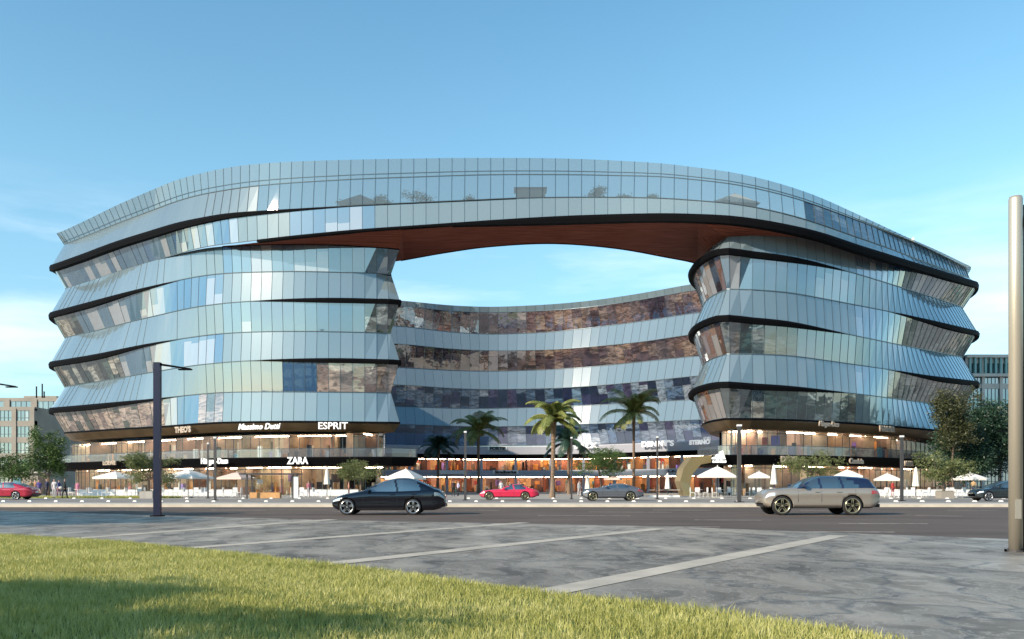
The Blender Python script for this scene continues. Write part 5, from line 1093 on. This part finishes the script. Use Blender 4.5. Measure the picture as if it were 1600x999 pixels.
# bus shelter
p = g15(386, 779.5); s = F/p.y; Wb = (458-386)/s; hb = CZ+(H0-742)/s-.15
e = empty('bus_shelter', (p.x+Wb/2, p.y, .15), 'glass bus shelter with thin flat roof and orange wooden bench', 'bus shelter')
b = MB(); b.box((-.1, .7, hb+.06), (Wb+1.0, 2.0, .12)); b.build('roof', M['lampgrey'], e)
for sx in (-1, 1):
    for sy in (0, 1.4): b = MB(); b.box((sx*Wb/2, sy, hb/2), (.12, .12, hb)); b.build('post', M['lampgrey'], e)
b = MB(); b.box((0, 1.42, hb/2+.1), (Wb-.2, .03, hb-.3)); b.build('glass_panel', clear_glass('shelter_glass', .06, (.95, .93, .86)), e)
b = MB(); b.box((-Wb*.16, .9, .28), (Wb*.66, .6, .48)); b.build('bench', mat('bench_wood', (.55, .30, .12), .55, noise=(2, .2)), e)
b = MB(); b.box((Wb/2+.25, 0, hb*.48), (.38, .12, hb*.92)); b.build('poster_panel', M['white'], e); b = MB(); b.box((-Wb*.32, 1.36, 1.45), (.5, .04, .4)); b.build('notice', M['white'], e)
# ------------------------------------------------------------------ people
SKIN = mat('skin', (.50, .30, .22), .6); HAIR = mat('hair', (.03, .02, .015), .7); cloth = {}
def cl(c):
    if c not in cloth: cloth[c] = mat('cloth', c, .85)
    return cloth[c]
def person(label, loc, h, rz, top, legs, stride=.12, arm=.1, coat=False, bag=None, group=None, seated=False):
    V = []; E = []; RR = []
    def v(x, y, z, r, par=None):
        V.append((x, y, z)); RR.append(r); 
        if par is not None: E.append((par, len(V)-1))
        return len(V)-1
    hip = v(0, 0, .93, .135); wa = v(0, 0, 1.10, .125, hip); chst = v(0, -.01, 1.30, .150, wa); nk = v(0, 0, 1.45, .062, chst); hd0 = v(0, -.01, 1.53, .06, nk); hd = v(0, -.015, 1.62, .098, hd0); v(0, -.01, 1.70, .075, hd)
    for sg in (-1, 1):
        sh = v(sg*.17, 0, 1.385, .062, chst); el = v(sg*.235, .03+arm*sg*.5, 1.12, .046, sh); wr_ = v(sg*.24, -.06-arm*sg, .90, .033, el); ha = v(sg*.235, -.09-arm*sg, .84, .036, wr_); v(sg*.23, -.10-arm*sg, .78, .022, ha)
        th = v(sg*.095, 0, .86, .10, hip); kn = v(sg*.10, -sg*stride*.6, .50, .066, th); an = v(sg*.10, sg*stride*-.9+(.1 if sg*stride > 0 else 0)*0, .10, .045, kn); v(sg*.10, -sg*stride*.9-.14, .035, .038, an)
    me = bpy.data.meshes.new('p'); me.from_pydata(V, E, []); o = bpy.data.objects.new('p', me); COL.objects.link(o); md = o.modifiers.new('s', 'SKIN'); md.use_smooth_shade = True; sv = me.skin_vertices[0].data
    for i, r in enumerate(RR): sv[i].radius = (r, r*.82)
    sv[0].use_root = True; s2 = o.modifiers.new('d', 'SUBSURF'); s2.levels = 1; s2.render_levels = 1
    dg = bpy.context.evaluated_depsgraph_get(); m2 = bpy.data.meshes.new_from_object(o.evaluated_get(dg)); bpy.data.objects.remove(o); m2.materials.clear()
    for m_ in (SKIN, cl(top), cl(legs), HAIR, M['black']): m2.materials.append(m_)
    for f in m2.polygons:
        c = f.center; f.use_smooth = True
        if c.z > 1.66 or (c.z > 1.53 and c.y > .03): k = 3
        elif c.z > 1.46 or (abs(c.x) > .17 and c.z < .89): k = 0
        elif c.z > (.60 if coat else .95): k = 1
        elif c.z > .09: k = 2
        else: k = 4
        f.material_index = k
    ob = link('person', m2); tag(ob, label, 'person', group); ob.location = loc; ob.rotation_euler = (0, 0, rz); ob.scale = (h/1.76,)*3; return ob
PG = 'people standing on the pavement'
for (px_, yb_, h, rz, tc_, lc_, st, ct, lab) in ((36, 774.5, 1.72, 1.2, (.75, .75, .75), (.1, .1, .15), .05, False, 'person in a white shirt standing behind the crimson car'), (49, 778, 1.66, .8, (.50, .30, .16), (.45, .36, .24), .1, False, 'person in a tan top and beige trousers at the left of the group'),
    (55, 777.2, 1.75, -.4, (.35, .18, .10), (.05, .05, .08), .06, False, 'person in a brown top behind the tan clothed one'), (61, 777.6, 1.72, .3, (.10, .08, .28), (.03, .03, .06), .2, False, 'person in a violet blue top in the middle of the group'), (73, 778, 1.80, -.6, (.015, .02, .06), (.012, .015, .04), .1, False, 'person in a dark navy suit facing the group'),
    (85, 779, 1.74, .1, (.60, .56, .56), (.50, .46, .45), .06, True, 'person in a long pale grey coat'), (92, 777.4, 1.68, 1.4, (.05, .06, .25), (.35, .15, .2), .12, False, 'person in a bright blue top beside the pale coat'), (101, 779.2, 1.78, 2.0, (.02, .02, .02), (.015, .015, .018), .22, False, 'person in black walking with a pale bag'),
    (121, 776, 1.62, .2, (.60, .22, .32), (.62, .40, .45), .05, True, 'person in a long pink coat next to the first shop'), (38, 780.2, 1.05, .6, (.35, .03, .05), (.05, .03, .04), .1, False, 'small child in red behind the tail of the crimson car'),
    (708, 776, 1.70, .5, (.08, .05, .05), (.02, .02, .02), .1, False, 'person in dark clothes just right of the dark blue coupe'), (716, 775.4, 1.66, -1.0, (.45, .42, .55), (.02, .02, .03), .1, False, 'person in a lilac grey top near the small dark palm'), (783, 775.2, 1.72, .3, (.72, .70, .68), (.6, .58, .55), .08, False, 'person in white behind the red sports car'), (811, 775.2, 1.70, 1.0, (.62, .35, .28), (.08, .06, .06), .08, False, 'person in a salmon top behind the red sports car'),
    (905, 775.2, 1.72, .8, (.7, .68, .66), (.55, .5, .5), .1, False, 'person in white to the right of the grey post'), (1521, 777.5, 1.76, 2.4, (.42, .27, .13), (.38, .37, .42), .08, False, 'person in a tan jacket and grey trousers seen from behind on the right'), (1395, 776.2, 1.66, .4, (.55, .06, .05), (.3, .05, .05), .05, False, 'person in red behind the tail of the beige car'), (482, 776.4, 1.62, .4, (.55, .20, .25), (.15, .1, .12), .05, False, 'person in a rose top left of the closed parasol'), (545, 776.2, 1.64, 1.8, (.50, .25, .18), (.2, .1, .1), .05, False, 'person in a rust top right of the closed parasol')):
    p = g15(px_, yb_); person(lab, p, h, rz, tc_, lc_, st, coat=ct, group=PG)
p = g15(96, 779.2); e = empty('handbag', (p.x, p.y-.1, .95), 'pale rounded handbag carried by the person in black', 'bag'); b = MB(); b.tube([(-.16, 0, .12), (0, 0, .10), (.16, 0, .12)], [.09, .14, .09], 10); b.build('bag_body', mat('pale_leather', (.6, .55, .48), .5), e, smooth=True); b = MB(); b.tube([(-.14, 0, .16), (-.08, 0, .38), (.08, 0, .38), (.14, 0, .16)], .012, 5); b.build('handle', M['black'], e)
# a parasol and planting on the roof terrace at the right end
p = BR.pt(near_i(BR, 1466, bL, bE), 8, -2.2, .1); e = empty('roof_parasol', p, 'small white folded parasol on the roof terrace at the right end', 'parasol'); b = MB(); b.tube([(0, 0, -.6), (0, 0, 1.6)], .05, 6); b.build('pole', M['white'], e); b = MB(); b.poly([(-.9, 0, .5), (.5, -.4, .5), (.5, .1, 2.0)]); b.poly([(.5, -.4, .5), (.9, .5, .5), (.5, .1, 2.0)]); b.poly([(.9, .5, .5), (-.9, 0, .5), (.5, .1, 2.0)]); b.build('canopy', M['canvas'], e)

# terrace furniture seen through the glass of the bridge
for q, (px_, kind, lab) in enumerate(((548, 'tent', 'large grey terrace canopy seen through the bridge glass on the left'), (820, 'hut', 'pale box shaped rooftop kiosk seen through the bridge glass in the middle'), (1165, 'tent', 'pale terrace canopy seen through the bridge glass on the right'))):
    i = near_i(BR, px_, bL, bE); p = BR.pt(i, 7, -4, -.1); e = empty('rooftop_canopy' if kind == 'tent' else 'rooftop_kiosk', p, lab, 'canopy' if kind == 'tent' else 'kiosk'); b = MB()
    if kind == 'tent':
        b.poly([(-2.6, -1, 1.5), (2.6, -1, 1.3), (0, 0, 2.7)]); b.poly([(2.6, -1, 1.3), (2.2, 1.4, 1.3), (0, 0, 2.7)]); b.poly([(2.2, 1.4, 1.3), (-2.2, 1.4, 1.5), (0, 0, 2.7)]); b.poly([(-2.2, 1.4, 1.5), (-2.6, -1, 1.5), (0, 0, 2.7)]); b.build('canopy', M['lampgrey'] if q == 0 else M['pale'], e)
        b = MB(); b.tube([(0, 0, 0), (0, 0, 2.7)], .06, 6); b.build('pole', M['black'], e)
    else:
        b.box((0, 0, 1.1), (3.4, 1.6, 2.2)); b.build('wall', M['cream'], e); b = MB(); b.box((0, 0, 2.26), (3.8, 2, .1)); b.build('roof', M['lampgrey'], e)
for q, (px_, hh) in enumerate(((520, 1.6), (590, 2.4), (640, 2.6), (735, 1.5), (921, 2.5), (960, 1.3), (1010, 1.5), (1130, 1.4), (1455, 1.9), (1492, 1.5))):
    i = near_i(BR, px_, bL, bE); p = BR.pt(i, 7, -3.2 if px_ < 1200 else -1.8, -.1); tree(('rounded bush beside the left rooftop canopy', 'slim tree right of the left rooftop canopy', 'widest leafy tree on the bridge terrace', 'low bush left of the rooftop kiosk', 'slim tree right of the rooftop kiosk', 'low bush on the middle of the bridge terrace', 'rounded bush left of the right rooftop canopy', 'bush beside the right rooftop canopy', 'plant rising over the parapet at the right roof end', 'smaller plant at the far right roof tip')[q], p, hh, ball(r1, (0, 0, hh*.62), (hh*(.5 if q != 2 else .9), .7, hh*.36), 7), 900, .13, M['leaf_green'], .06, 'plant', 'plants on the bridge terrace', 60+q, 'rooftop_plant', 4)
